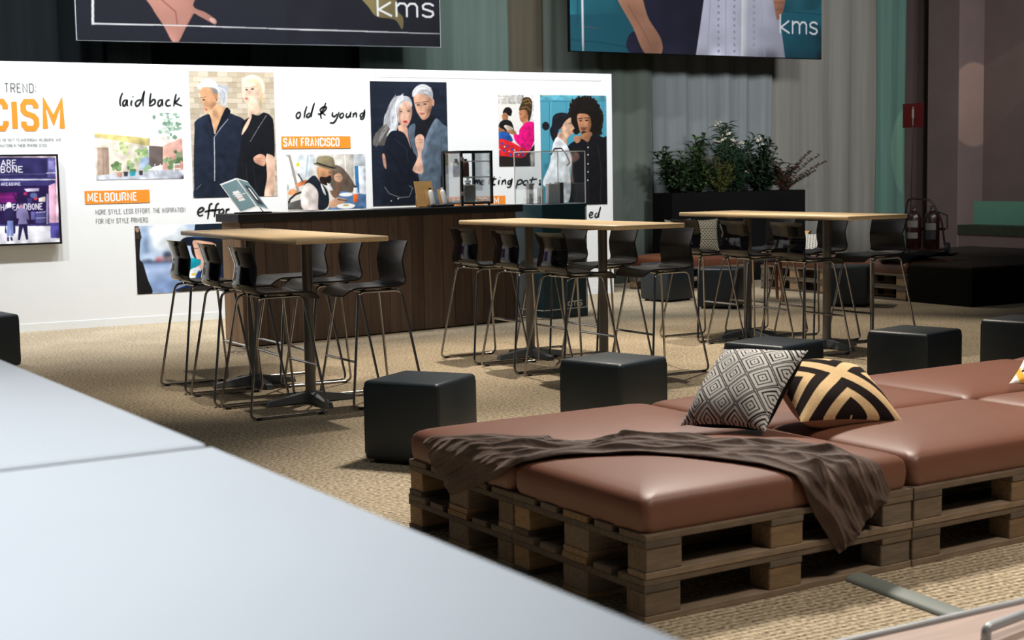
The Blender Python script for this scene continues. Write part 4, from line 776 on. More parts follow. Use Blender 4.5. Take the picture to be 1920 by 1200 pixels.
banner('banner_left', (3.789, 15.473), (7.747, 15.069), 'dark hanging banner showing a hand in a pocket, white kms at lower right')
banner('banner_right', (9.474, 15.054), (13.439, 15.13), 'teal hanging banner showing a forearm and white lace dress, kms at right')

# ------------------------------------------------------------------ plank-fronted counter
CA = math.atan2(.166, .986)
CO = Vector((4.209, 11.98, 0))
def cpt(u, off, z=0): return CO + Vector((math.cos(CA) * u - math.sin(CA) * off, math.sin(CA) * u + math.cos(CA) * off, z))
ct = thing('bar_counter', 'long bar counter clad in dark upright planks with charcoal worktop', 'counter', CO, CA)
r = random.Random(5)
mb = MB(); u = .04
while u < 3.03:
    w = min(r.choice((.11, .14, .17, .2, .22)), 3.05 - u)
    g = r.uniform(.62, 1.18)
    mb.box(u, u + w - .006, .012 + r.uniform(0, .005), .035, .012, 1.07, 'plank', tuple(c * g for c in lin('58463a')))
    u += w
mb.build('plank_front', ct, smooth=False)
mb = MB(); v = .036
for w in (.10, .015, .09, .11):
    g = r.uniform(.95, 1.25)
    mb.box(.03, .055, v, v + w - .003, .012, 1.07, 'plank', tuple(c * g for c in lin('94785f')))  # end planks coloured lighter to stand for light falling on this side
    v += w
mb.build('plank_end', ct, smooth=False)
mb = MB(); mb.box(.056, 3.05, .036, .35, 0.0, 1.069, 'planter'); mb.build('carcass', ct, smooth=False)
mb = MB(); mb.box(0, 3.13, 0, .40, 1.07, 1.14, 'worktop', bev=.004); mb.build('worktop', ct, smooth=False)

# teal column with acrylic case
kc = thing('product_plinth', 'dark teal square plinth with white kms mark at the right end of the counter', 'plinth', (7.45, 12.40, 0), CA)
mb = MB(); mb.box(0, .59, 0, .43, 0, 1.132, 'teal', bev=.004); mb.build('plinth_body', kc, smooth=False)
mb = MB()
mb.box(.012, .575, -.002, 0, .088, .096, 'white_line'); mb.box(.567, .575, -.002, 0, .096, 1.10, 'white_line'); mb.box(-.002, 0, .0, .42, .088, .096, 'white_line')
mb.build('printed_line', kc, smooth=False)
mb = MB()
x = .30
for ch in 'kms':
    for st in KMS[ch]:
        q = [float(t) for t in st.split()]
        ribbon(mb, [Vector((x + q[i] * .075, .115 + q[i + 1] * .075)) for i in range(0, len(q), 2)], .010, 'white_line', -.002)
    x += ({'k': .66, 'm': 1.04, 's': .56}[ch] + .26) * .075
mb.build('lettering', kc, smooth=False)

def clear_case(name, label, loc, rz, w, d, h, top=True):
    t = thing(name, label, 'display case', loc, rz)
    th = .005
    mb = MB()
    mb.box(0, w, 0, th, 0, h, 'clear'); mb.box(0, w, d - th, d, 0, h, 'clear'); mb.box(0, th, th, d - th, 0, h, 'clear'); mb.box(w - th, w, th, d - th, 0, h, 'clear'); mb.box(0, w, 0, d, h, h + th, 'clear')
    mb.build('clear_sides', t, smooth=False)
    mb = MB(); e = .004
    for X in (0, w):
        for Y in (0, d):
            mb.box(X - e, X + e, Y - e, Y + e, 0, h + th, 'acrylic_edge')
    for Y in (0, d): mb.box(0, w, Y - e, Y + e, h, h + 2 * e, 'acrylic_edge'); mb.box(0, w, Y - e, Y + e, 0, e, 'acrylic_edge')
    for X in (0, w): mb.box(X - e, X + e, 0, d, h, h + 2 * e, 'acrylic_edge'); mb.box(X - e, X + e, 0, d, 0, e, 'acrylic_edge')
    mb.build('polished_edge', t, smooth=False)
    return t
R3 = Matrix.Rotation(CA, 4, 'Z')
kp = Vector((7.45, 12.40, 1.133))
def kpt(u, off, z=0): return kp + R3 @ Vector((u, off, z))
clear_case('acrylic_case', 'clear acrylic box over cartons on the teal plinth', kpt(.008, .008), CA, .574, .414, .515)
def carton(p, rz, w, d, h, m, label):
    mb = MB(); mb.box(-w / 2, w / 2, -d / 2, d / 2, 0, h, m, bev=.003)
    o = mb.build('carton', smooth=False); o.location = p; o.rotation_euler = (0, 0, rz)
    tag(o, label, 'carton', 'product cartons in the acrylic case')
carton(kpt(.10, .30), CA, .06, .05, .21, 'carton', 'pale carton at the left inside the acrylic case')
carton(kpt(.335, .28), CA, .05, .05, .20, 'carton', 'pale carton just right of the pump bottle in the acrylic case')
carton(kpt(.395, .29), CA, .05, .05, .20, 'carton', 'middle pale carton of the three side by side in the acrylic case')
carton(kpt(.455, .30), CA, .05, .05, .20, 'carton', 'pale carton next to the dark grey carton in the acrylic case')
carton(kpt(.52, .34), CA, .08, .06, .21, 'carton_dark', 'dark grey carton at the right inside the acrylic case')

def bottle(p, label, body, cap, h=.2, r=.03, square=False, pump=True, tilt=None, group='bottles on the counter', cat='bottle', rz=0):
    t = thing('bottle', label, cat, p, rz, group)
    if tilt: t.rotation_euler = tilt
    mb = MB()
    if square: mb.box(-r, r, -r * .7, r * .7, 0, h * .7, body, bev=.008); mb.cyl((0, 0, h * .7), (0, 0, h * .76), r * .4, r * .35, body, 12)
    else: mb.lathe([(r * .92, 0), (r, .006), (r, h * .62), (r * .85, h * .7), (r * .38, h * .76), (r * .36, h * .8)], (0, 0, 0), body, 18)
    mb.build('body', t)
    mb = MB(); mb.cyl((0, 0, h * .77), (0, 0, h * .86), r * .5, r * .48, cap, 12)
    if pump: mb.cyl((0, 0, h * .86), (0, 0, h * .97), r * .22, r * .2, cap, 8); mb.box(-r * .25, r * .75, -r * .2, r * .2, h * .95, h, cap)
    mb.build('pump' if pump else 'cap', t)
    return t
bottle(kpt(.21, .27), 'pale bottle with black pump inside the acrylic case', 'bottle_white', 'black_plastic', .24, .03)

# black-framed glass cabinet
gb = cpt(2.43, .07, 1.141)
gc = thing('glass_cabinet', 'black framed glass display cabinet on the counter', 'display cabinet', gb, CA)
gw_, gd, gh = .385, .30, .525
mb = MB(); p = .011
for X in (p, gw_ - p):
    for Y in (p, gd - p): mb.box(X - p, X + p, Y - p, Y + p, .015, gh, 'black_plastic')
for Z in (.026, gh - .011):
    for Y in (p, gd - p): mb.box(0, gw_, Y - p, Y + p, Z - p, Z + p, 'black_plastic')
    for X in (p, gw_ - p): mb.box(X - p, X + p, 0, gd, Z - p, Z + p, 'black_plastic')
mb.build('frame', gc, smooth=False)
mb = MB(); mb.box(.02, gw_ - .02, .008, .012, .03, gh - .02, 'smoke'); mb.build('glass_door', gc, smooth=False)
mb = MB(); mb.box(.009, .012, .02, gd - .02, .03, gh - .02, 'smoke'); mb.build('glass_side', gc, smooth=False)
mb = MB(); mb.box(gw_ - .012, gw_ - .009, .02, gd - .02, .03, gh - .02, 'smoke'); mb.build('glass_side', gc, smooth=False)
mb = MB(); mb.box(.015, gw_ - .015, .02, gd - .02, .27, .276, 'smoke'); mb.box(.015, gw_ - .015, .022, .026, .268, .278, 'acrylic_edge'); mb.build('glass_shelf', gc, smooth=False)
mb = MB(); mb.box(.015, gw_ - .015, .02, gd - .02, .420, .426, 'smoke'); mb.box(.015, gw_ - .015, .022, .026, .418, .428, 'acrylic_edge'); mb.build('glass_shelf', gc, smooth=False)
mb = MB(); mb.box(0, gw_, 0, gd, .026, .034, 'paper'); mb.build('base_panel', gc, smooth=False)
for zz in (.10, .43):
    mb = MB(); mb.box(-.004, .03, -.008, 0, zz, zz + .035, 'alu', bev=.002); mb.build('hinge', gc, smooth=False)
for X in (.03, gw_ - .03):
    for Y in (.03, gd - .03):
        mb = MB(); mb.cyl((X, Y, 0), (X, Y, .016), .012, .012, 'black_plastic', 10); mb.build('foot', gc)
def gpt(u, off, z=0): return gb + R3 @ Vector((u, off, z))
bottle(gpt(.07, .17, .2765), 'tall brown bottle on the cabinet shelf, left', 'amber', 'black_plastic', .20, .033, pump=False, group='bottles in the glass cabinet')
bottle(gpt(.17, .15, .2765), 'tall brown bottle on the cabinet shelf, right', 'amber', 'black_plastic', .20, .033, pump=False, group='bottles in the glass cabinet')
bottle(gpt(.17, .12, .0345), 'squat grey square bottle with pump at the bottom of the cabinet', 'bottle_grey', 'bottle_white', .24, .062, square=True, group='bottles in the glass cabinet')
mb = MB(); mb.box(-.12, .12, -.04, .04, 0, .02, 'paper', bev=.003); o = mb.build('leaflet_stack', smooth=False); o.location = gpt(.2, .12 + .10, .0345); o.rotation_euler = (0, 0, CA); tag(o, 'low white leaflet stack on the floor of the glass cabinet', 'leaflets')

# wooden product stand with two leaning bottles
st = thing('product_stand', 'light plywood tent stand holding two leaning white bottles', 'product stand', cpt(2.05, .08, 1.141), CA)
mb = MB()
T = Matrix.Translation((0, .17, 0)) @ Matrix.Rotation(math.radians(-14), 4, 'X')
mb.box(.0, .2, -.006, .006, 0, .25, 'kraft', T=T); mb.build('back_board', st, smooth=False)
mb = MB(); mb.box(.0, .2, .2, .21, 0, .11, 'kraft'); mb.box(0, .2, .16, .21, 0, .008, 'kraft'); mb.build('rear_foot', st, smooth=False)
mb = MB(); mb.box(.02, .29, -.01, .06, 0, .02, 'worktop', bev=.003); mb.build('base_tray', st, smooth=False)
mb = MB()
for X in (.03, .17):
    T = Matrix.Translation((X, .05, .012)) @ Matrix.Rotation(math.radians(-18), 4, 'X')
    mb.box(0, .07, -.002, .004, 0, .16, 'kraft', T=T)
mb.build('tilted_slat', st, smooth=False)
for X, nm in ((.085, 'slim white bottle with black cap leaning on the plywood stand, left'), (.225, 'slim white bottle lying back in the plywood stand, right')):
    q = cpt(2.05 + X - .02, .08 + .022, 1.163)
    t = bottle(q, nm, 'bottle_white', 'black_plastic' if X < .1 else 'bottle_white', .19, .024, pump=False, group='bottles on the plywood stand')
    t.rotation_euler = (R3 @ Matrix.Rotation(math.radians(-17), 4, 'X')).to_euler()

# open brochure on its stand
bk = thing('brochure', 'open teal and photo brochure propped up at the left end of the counter', 'brochure', cpt(0, 0, 1.141), CA)
def page(nm, a, b, c, d, m, pics=None):
    mb = MB()
    A, B, Cc, D = (Vector(p) for p in (a, b, c, d))
    n = (B - A).cross(D - A).normalized() * .003
    mb.add([A, B, Cc, D, A - n, B - n, Cc - n, D - n], [(0, 1, 2, 3), (7, 6, 5, 4), (0, 4, 5, 1), (1, 5, 6, 2), (2, 6, 7, 3), (3, 7, 4, 0)], m)
    o = mb.build(nm, bk, smooth=False)
    if pics:
        for k, (u0, u1, v0, v1, mm) in enumerate(pics):
            q = lambda u, v: A + (B - A) * u + (D - A) * v + (A - B + Cc - D) * u * v + n * .5
            mb = MB(); mb.add([q(u0, v0), q(u1, v0), q(u1, v1), q(u0, v1)], [(0, 1, 2, 3)], mm)
            mb.build('printed_area', o, smooth=False)
MT['page_teal'] = mat('muted_teal_print', '6d8d96', .5, var=.03)
MT['page_dark'] = mat('dark_figure_print', '3b3a44', .5, var=.2, scale=14)
page('left_page', (.055, .05, .012), (.225, .075, .055), (.15, .285, .305), (-.035, .235, .255), 'paper', [(.04, .96, .04, .95, 'page_teal'), (.22, .7, .55, .58, 'white_line'), (.22, .9, .48, .5, 'white_line'), (.1, .8, .40, .41, 'orange')])
page('right_page', (.232, .075, .055), (.36, .11, .03), (.275, .315, .275), (.155, .285, .305), 'paper', [(.04, .96, .04, .95, 'page_teal'), (.25, .8, .12, .78, 'page_dark'), (.45, .62, .3, .7, 'white_line')])
mb = MB(); mb.box(.05, .36, .06, .16, 0, .012, 'rubber'); mb.tube([(.08, .08, .01), (.06, .2, .12)], .004, 'rubber'); mb.tube([(.3, .1, .01), (.26, .24, .14)], .004, 'rubber'); mb.build('wire_stand', bk, smooth=False)
for i, (u, o_, w, rz, lab) in enumerate(((.55, .06, .21, .1, 'white sheet of paper lying on the counter near the brochure'), (.90, .05, .30, -.05, 'white sheet of paper lying mid counter below the cafe picture'), (1.22, .06, .21, .12, 'rightmost loose white sheet on the counter'))):
    mb = MB(); mb.box(0, w, 0, .2, 0, .003, 'paper'); o = mb.build('paper_sheet', smooth=False); o.location = cpt(u, o_, 1.1405); o.rotation_euler = (0, 0, CA + rz); tag(o, lab, 'paper', 'loose sheets on the counter')

# crumpled plastic film on the carpet
r = random.Random(11)
def ff(u, v):
    x = (u - .5) * .46; y = (v - .5) * .16
    return (x, y, .012 + .05 * max(0, math.sin(9 * u + 5 * v)) * r.random() * (1 - abs(2 * u - 1)))
mb = MB(); mb.grid(ff, 22, 8, 'film'); o = mb.build('plastic_film', smooth=False); o.location = (4.19, 11.72, 0); o.rotation_euler = (0, 0, .3); tag(o, 'crumpled clear plastic film on the carpet by the left end of the counter', 'plastic film')
# ------------------------------------------------------------------ bar tables
def make_table(label):
    t = thing('bar_table', label, 'table', (0, 0, 0), 0, 'oak-topped bar tables')
    L, Wd = 2.156 / 2, .61 / 2
    mb = MB(); mb.box(-Wd, Wd, -L, L, 1.043, 1.075, 'oak', bev=.006); mb.build('tabletop', t, angle=60)
    for s in (-1, 1):
        c = s * .502
        mb = MB(); mb.cyl((0, c, .05), (0, c, 1.03), .034, .034, 'steel', 20); mb.build('column', t)
        mb = MB(); mb.box(-.2, .2, c - .035, c + .035, 1.026, 1.043, 'steel', bev=.003); mb.box(-.035, .035, c - .16, c + .16, 1.026, 1.043, 'steel', bev=.003); mb.build('top_bracket', t, smooth=False)
        mb = MB()
        for k in range(4):
            T = Matrix.Translation((0, c, 0)) @ Matrix.Rotation(k * PI / 2, 4, 'Z')
            vs = [(.02, -.032, .012), (.02, .032, .012), (.30, .026, .0), (.30, -.026, .0), (.02, -.026, .075), (.02, .026, .075), (.29, .022, .032), (.29, -.022, .032)]
            mb.add(vs, [(3, 2, 1, 0), (4, 5, 6, 7), (0, 1, 5, 4), (1, 2, 6, 5), (2, 3, 7, 6), (3, 0, 4, 7)], 'foot', T=T)
        mb.cyl((0, c, .004), (0, c, .082), .045, .04, 'foot', 16)
        mb.build('cross_foot', t, angle=30)
    return t
TB = [((3.527, 9.299), .013, 'oak-topped bar table in front of the left end of the plank counter'), ((5.874, 9.458), .027, 'oak-topped bar table in front of the teal plinth'), ((8.05, 9.487), -.005, 'oak-topped bar table in front of the black planter')]
t0 = make_table(TB[0][2]); t0.location = (*TB[0][0], 0); t0.rotation_euler = (0, 0, TB[0][1])
tk = tree(t0)
for (p, a, lab) in TB[1:]:
    dup(t0, tk, (*p, 0), a, lab)

# ------------------------------------------------------------------ bar stools (front of the seat towards +x)
def make_stool(label):
    t = thing('bar_stool', label, 'bar stool', (0, 0, 0), 0, 'black shell bar stools')
    # seat
    def seat(u, v, off=0):
        x = -.145 + .40 * u
        wv = .185 + .018 * u - .03 * max(0, u - .85) / .15
        y = (v * 2 - 1) * wv
        z = .748 - .010 * math.sin(PI * u) * (1 - (2 * v - 1) ** 2) + .006 * (2 * v - 1) ** 2
        if u > .78: z -= ((u - .78) / .22) ** 2 * .045
        if u < .12: z += ((.12 - u) / .12) ** 2 * .012
        return (x, y, z - off)
    mb = MB(); nu, nv = 18, 12
    mb.grid(lambda u, v: seat(u, v), nu, nv, 'shell', flip=False); mb.grid(lambda u, v: seat(u, v, .011), nu, nv, 'shell', flip=True)
    edge = [(i / nu, 0) for i in range(nu + 1)] + [(1, j / nv) for j in range(1, nv + 1)] + [(i / nu, 1) for i in range(nu - 1, -1, -1)] + [(0, j / nv) for j in range(nv - 1, 0, -1)]
    n = len(edge)
    mb.add([seat(*e) for e in edge] + [seat(*e, .011) for e in edge], [(i, n + i, n + (i + 1) % n, (i + 1) % n) for i in range(n)], 'shell')
    mb.build('seat', t, angle=50)
    # backrest: S-shaped in side view, waisted and slightly dished
    prof = [(-0.1200, .752), (-0.1450, .756), (-0.1670, .768), (-0.1810, .79), (-0.1815, .82), (-0.1770, .86), (-0.1715, .90), (-0.1725, .915), (-0.1850, .96), (-0.1980, 1.005), (-0.2110, 1.028)]
    hw = [.180, .183, .186, .188, .188, .185, .181, .181, .184, .187, .184]
    def back(u, v, off=0.0):
        f = v * (len(prof) - 1); i = min(int(f), len(prof) - 2); k = f - i
        x = prof[i][0] * (1 - k) + prof[i + 1][0] * k; z = prof[i][1] * (1 - k) + prof[i + 1][1] * k
        w = hw[i] * (1 - k) + hw[i + 1] * k
        s = 2 * u - 1
        return (x + .026 * s * s * min(1, v * 2.2) - off, s * w, z - (off * .6 if v < .25 else 0))
    mb = MB(); nu, nv = 14, 30
    mb.grid(lambda u, v: back(u, v), nu, nv, 'shell', flip=True); mb.grid(lambda u, v: back(u, v, .010), nu, nv, 'shell_gloss')
    edge = [(i / nu, 0) for i in range(nu + 1)] + [(1, j / nv) for j in range(1, nv + 1)] + [(i / nu, 1) for i in range(nu - 1, -1, -1)] + [(0, j / nv) for j in range(nv - 1, 0, -1)]
    n = len(edge)
    mb.add([back(*e) for e in edge] + [back(*e, .010) for e in edge], [(i, (i + 1) % n, n + (i + 1) % n, n + i) for i in range(n)], 'shell')
    mb.build('backrest', t, angle=50)
    for s in (-1, 1):
        pts = [(-.145, s * .165, .722), (-.25, s * .265, .010), (.25, s * .265, .010), (.150, s * .165, .722)]
        mb = MB(); mb.tube(fillet(pts, .045, 6), .0085, 'chrome', 8, closed=True); mb.build('sled_leg', t, angle=60)
        for x in (-.2, .2):
            mb = MB(); mb.box(x - .018, x + .018, s * .265 - .012, s * .265 + .012, 0, .016, 'rubber', bev=.004); mb.build('glide', t, smooth=False)
    mb = MB(); mb.tube([(.211, -.225, .295), (.211, .225, .295)], .008, 'chrome', 8); mb.build('footrest', t)
    for x in (-.09, .09):
        mb = MB(); mb.tube([(x, -.165, .722), (x, .165, .722)], .0085, 'chrome', 8); mb.build('seat_bearer', t)
    for x in (-.09, .09):
        for y in (-.1, .1):
            mb = MB(); mb.cyl((x, y, .722), (x, y, .738), .016, .016, 'rubber', 10); mb.build('seat_mount', t)
    return t
where = ('left', 'middle', 'right')
tabn = ('left', 'middle', 'right')
LY = [(9.87, 9.215, 8.59), (10.05, 9.405, 8.76), (10.16, 9.50, 8.84)]
RY = [(9.86, 9.26, 8.60), (10.09, 9.39, 8.70), (10.16, 9.50, 8.84)]
order = ('farthest', 'middle', 'nearest')
near = [('the left bar table, facing the plank counter', 'the left bar table, back to the plank counter'), ('the middle bar table, on its plank-counter side', 'the middle bar table, on the side away from the plank counter'), ('the right bar table, on the middle table side', 'the right bar table, on the stage side')]
side = [('glossy back towards camera', 'front towards camera'), ] * 3
st0 = None
for i, ((tx, ty), ta, _) in enumerate(TB):
    for k in range(3):
        for sd in (0, 1):
            nm = 'black shell bar stool with %s, %s of three on the %s side of the %s oak bar table' % (('back to camera', 'front showing')[sd], order[k], ('left', 'right')[sd], tabn[i])
            nm = '%s black stool on the %s of the %s oak bar table, %s' % (order[k], ('left-hand side', 'right-hand side')[sd], tabn[i], ('back to camera', 'seat front showing')[sd])
            x = tx + ((-.325, -.375, -.365)[i], (.345, .322, .345)[i])[sd]; y = (LY, RY)[sd][i][k]
            rz = (0, PI)[sd] + (.02, -.03, .015)[k]
            if st0 is None:
                st0 = make_stool(nm); st0.location = (x, y, 0); st0.rotation_euler = (0, 0, rz); sk = tree(st0)
            else:
                dup(st0, sk, (x, y, 0), rz, nm)

# ------------------------------------------------------------------ cube poufs
def make_pouf(label):
    t = thing('cube_pouf', label, 'pouf', (0, 0, 0), 0, 'black cube poufs')
    h = .215
    mb = MB(); mb.box(-h, h, -h, h, .018, .42, 'pouf', bev=.024); mb.build('body', t, angle=60)
    for sx in (-1, 1):
        for sy in (-1, 1):
            mb = MB(); mb.cyl((sx * .16, sy * .16, 0), (sx * .16, sy * .16, .02), .025, .025, 'rubber', 10); mb.build('foot', t)
    for sx in (-1, 1):
        for sy in (-1, 1): mb = MB(); mb.tube([(sx * (h - .007), sy * (h - .007), .05), (sx * (h - .007), sy * (h - .007), .385)], .004, 'pouf', 6); mb.build('seam', t)
    return t
PF = [((3.289, 6.705), 35, 'black cube pouf standing left of the brown throw, nearest the left bar table'), ((4.50, 6.75), 18, 'black cube pouf between the middle bar table and the brown cushions'), ((5.70, 6.83), 15, 'black cube pouf behind the two patterned pillows'), ((6.79, 6.77), 15, 'black cube pouf in front of the right bar table, alone on the carpet'), ((7.83, 6.80), 14, 'black cube pouf cut by the right picture edge'),
      ((9.68, 13.42), 12, 'far black cube pouf behind the middle table stools, by the tan cushion'), ((9.62, 12.36), 38, 'far black cube pouf standing just right of the middle bar table stools'), ((10.76, 11.66), 38, 'far black cube pouf in front of the pallet bench next to the stage'), ((2.12, 12.05), 8, 'black cube pouf at the left picture edge by the white wall')]
p0 = make_pouf(PF[0][2]); p0.location = (*PF[0][0], 0); p0.rotation_euler = (0, 0, math.radians(PF[0][1])); pk = tree(p0)
for (p, a, lab) in PF[1:]:
    dup(p0, pk, (*p, 0), math.radians(a), lab)

# ------------------------------------------------------------------ pallets and cushions
def make_pallet(label):
    t = thing('wooden_pallet', label, 'pallet', (0, 0, 0), 0, 'euro pallets under the seating')
    r = random.Random(3)
    def c(): 
        g = r.uniform(.55, 1.15); return tuple(q * g for q in lin(r.choice(('8d7355', '7d6b58', '93795a', '6f6154'))))
    for i, (v, w) in enumerate(((.0, .145), (.185, .10), (.3275, .145), (.515, .10), (.655, .145))):
        mb = MB(); mb.box(0, 1.2, v, v + w, .122, .144, 'pallet', c(), bev=.002); mb.build('deck_board', t, smooth=False)
    for u in (0, .5275, 1.055):
        mb = MB(); mb.box(u, u + .145, 0, .8, .100, .122, 'pallet', c(), bev=.002); mb.build('stringer_board', t, smooth=False)
    for u in (.004, .5275, 1.051):
        for v, w in ((.004, .10), (.3275, .145), (.696, .10)):
            mb = MB(); mb.box(u, u + .145, v, v + w, .022, .100, 'pallet', tuple(q * 1.15 for q in c()), bev=.003); mb.build('block', t, smooth=False)
    for v, w in ((.0, .10), (.3275, .145), (.70, .10)):
        mb = MB(); mb.box(0, 1.2, v, v + w, 0, .022, 'pallet', c(), bev=.002); mb.build('bottom_board', t, smooth=False)
    return t
HC = .155
RINGS = [(.010, 0), (.003, .02), (.0, .06), (.002, .084), (.008, .102), (.02, .114), (.042, .123), (.09, .134), (.17, .144), (.26, .151), (.34, HC)]
def cush_h(d):
    if d <= 0: return .08
    for (a, ha), (b, hb) in zip(RINGS[2:], RINGS[3:]):
        if d <= b: return ha + (hb - ha) * (d - a) / (b - a)
    return HC
def cushion_mesh(m, hx=.596, hy=.396):
    mb = MB(); n = 12
    vs = []; N = 0
    for d, z in RINGS:
        a, b = hx - d, hy - d; rr = min(max(.035, .03 + d * .3), b * .9)
        ring = []
        for q, (sx, sy) in enumerate(((1, 1), (-1, 1), (-1, -1), (1, -1))):
            for i in range(n + 1):
                t = (q + i / n) * PI / 2
                ring.append((sx * (a - rr) + rr * math.cos(t), sy * (b - rr) + rr * math.sin(t), z))
        # straight-run subdivisions
        out = []
        for i, p in enumerate(ring):
            out.append(p)
            if i % (n + 1) == n:
                p2 = ring[(i + 1) % len(ring)]
                for k in range(1, 8): out.append(tuple(p[j] + (p2[j] - p[j]) * k / 8 for j in range(3)))
        N = len(out); vs += out
    fs = []
    for j in range(len(RINGS) - 1):
        for i in range(N): fs.append((j * N + i, j * N + (i + 1) % N, (j + 1) * N + (i + 1) % N, (j + 1) * N + i))
    fs += [tuple(range(N - 1, -1, -1)), tuple(range((len(RINGS) - 1) * N, len(RINGS) * N))]
    mb.add(vs, fs, m)
    return mb
def make_cushion(label, m, group):
    t = thing('seat_cushion', label, 'cushion', (0, 0, 0), 0, group)
    cushion_mesh(m).build('cover', t, angle=60)
    return t
TH = math.radians(2.0)
O0 = Vector((2.632, 3.785, 0)); EU = Vector((math.cos(TH), math.sin(TH), 0)); EV = Vector((-math.sin(TH), math.cos(TH), 0))
def gp(u, v, z=0): return O0 + EU * u + EV * v + Vector((0, 0, z))
SP = [(0, 0, 'front corner, under the draped throw'), (0, .803, 'rear left, under the hanging end of the throw'), (1.206, 0, 'front right, beside the grey floor ramp'), (1.206, .803, 'behind the two patterned pillows'), (2.412, .803, 'behind the small printed pillow'), (2.412, 0, 'front row by the right picture edge'), (3.618, .803, 'rear row by the right picture edge')]
pal0 = None; cu0 = None
for i, (u, v, w) in enumerate(SP):
    for lv in (0, 1):
        lab = '%s weathered pallet of the brown daybed, %s' % (('lower', 'upper')[lv], w)
        jit = ((.0, .0), (.004, -.003))[lv]
        loc = gp(u + jit[0], v + jit[1], .144 * lv)
        if pal0 is None:
            pal0 = make_pallet(lab); pal0.location = loc; pal0.rotation_euler = (0, 0, TH); plk = tree(pal0)
        else: dup(pal0, plk, loc, TH, lab)
    lab = 'brown leatherette daybed cushion, ' + ('front corner one, under the throw', 'rear left one with the throw hanging over its end', 'front one right of the throw', 'one the patterned pillows lean on, in the back row', 'back row one carrying the small printed pillow', 'front row one at the right picture edge', 'last back row one at the right picture edge')[i]
    loc = gp(u + .6, v + .4, .288)
    if cu0 is None:
        cu0 = make_cushion(lab, 'leather', 'brown daybed cushions'); cu0.location = loc; cu0.rotation_euler = (0, 0, TH); cuk = tree(cu0)
    else: dup(cu0, cuk, loc, TH, lab)
# far pallet bench
FS = [((12.30, 11.60), PI / 2, 'end of the far bench next to the black stage'), ((12.30, 12.82), PI / 2, 'middle of the far bench behind the round table'), ((10.28, 14.25), 0.0, 'part of the far bench in front of the planter')]
fc0 = None
for (p, a, w) in FS:
    for lv in (0, 1):
        dup(pal0, plk, (p[0], p[1], .144 * lv), a, '%s pallet under the tan cushion, %s' % (('lower', 'upper')[lv], w))
    c, s = math.cos(a), math.sin(a)
    loc = (p[0] + .6 * c - .4 * s, p[1] + .6 * s + .4 * c, .288)
    lab = 'tan leatherette cushion, ' + w
    if fc0 is None:
        fc0 = make_cushion(lab, 'far_leather', 'tan far bench cushions'); fc0.location = loc; fc0.rotation_euler = (0, 0, a); fck = tree(fc0)
    else: dup(fc0, fck, loc, a, lab)

# ------------------------------------------------------------------ throw over the daybed
CTRL = [((-.02, 1.42), (-.20, 1.20)), ((.08, 1.22), (-.12, .98)), ((.20, 1.02), (-.02, .76)), ((.33, .86), (.15, .60)), ((.47, .72), (.32, .45)), ((.68, .50), (.47, .24)), ((.86, .30), (.62, .03)), ((.97, .12), (.70, -.12)), ((1.05, -.04), (.77, -.22)), ((1.08, -.12), (.83, -.30))]
def surf(u, v):
    d = 1.0
    uu, vv = u, v
    drop = 0.0; cu, cv = u, v
    if u < .03: drop = .03 - u; cu = .03
    dv = 0.0
    if v < .03: dv = .03 - v; cv = .03
    dseam = abs(cv - .8); d = min(cu, cv, 1.6 - cv if cv > .8 else 9)
    h = .288 + max(cush_h(max(d, .028)) if dseam > .12 else cush_h(max(min(d, dseam * .5 + .07), .03)), .100)
    P = None
    r_ = .045
    def wrap(x):   # rounded fold over an edge: returns outward, down
        if x <= 0: return 0, 0
        if x < r_ * PI / 2: return r_ * math.sin(x / r_), r_ * (1 - math.cos(x / r_))
        return r_, r_ + (x - r_ * PI / 2)
    ou, du = wrap(drop); ov, dv2 = wrap(dv)
    return gp(cu - ou, cv - ov, h + .004 - du - dv2), (1 if (drop > .05 or dv > .05) else 0)
def spline(L, t):
    f = t * (len(L) - 1); i = min(int(f), len(L) - 2); k = f - i
    g = lambda j: Vector(L[max(0, min(j, len(L) - 1))])
    p0, p1, p2, p3 = g(i - 1), g(i), g(i + 1), g(i + 2)
    return .5 * ((2 * p1) + (-p0 + p2) * k + (2 * p0 - 5 * p1 + 4 * p2 - p3) * k * k + (-p0 + 3 * p1 - 3 * p2 + p3) * k ** 3)
BK = [c[0] for c in CTRL]; FR = [c[1] for c in CTRL]
def cloth(s, t):
    a = spline(BK, s); b = spline(FR, s)
    a = a + Vector((.010 * math.sin(19 * s), .012 * math.sin(13 * s + 1)))
    q = a + (b - a) * t
    P, hang = surf(q.x, q.y)
    ph = 2.2 * math.sin(5 * s) + 1.2 * math.sin(11 * s + 2)
    rid = lambda x, p: (1 - abs(math.sin(x))) ** p
    f = rid(1.9 * PI * t + ph * .6, 1.3) * .030 + rid(4.1 * PI * t - .7 * ph + 3 * s, 1.6) * .020 + rid(8.3 * PI * t + 5 * s + .6 * math.sin(17 * s), 1.5) * .010 + .004 * math.sin(31 * t + 47 * s) + .004 * math.sin(53 * s - 9 * t)
    e = min(1, min(t, 1 - t) * 7)
    f *= .35 + .65 * e
    gat = .75 + .1 * math.exp(-((s - .42) / .12) ** 2) + .5 * max(0, s - .6)
    f *= gat
    if hang: return P + Vector((-.4, -.9, .1)).normalized() * (f * .9 + .004) if q.y < .05 else P + Vector((-1, 0, .2)) * (f * .9 + .004)
    return P + Vector((0, 0, f + .003))
mb = MB(); mb.grid(cloth, 170, 80, 'throw')
o = mb.build('throw_blanket', angle=180)
so = o.modifiers.new('pile', 'SOLIDIFY'); so.thickness = .006; so.offset = 1
sd = o.modifiers.new('soft', 'SUBSURF'); sd.levels = 0; sd.render_levels = 1
tag(o, 'crumpled dark brown plush throw draped diagonally over the near daybed cushions', 'blanket')

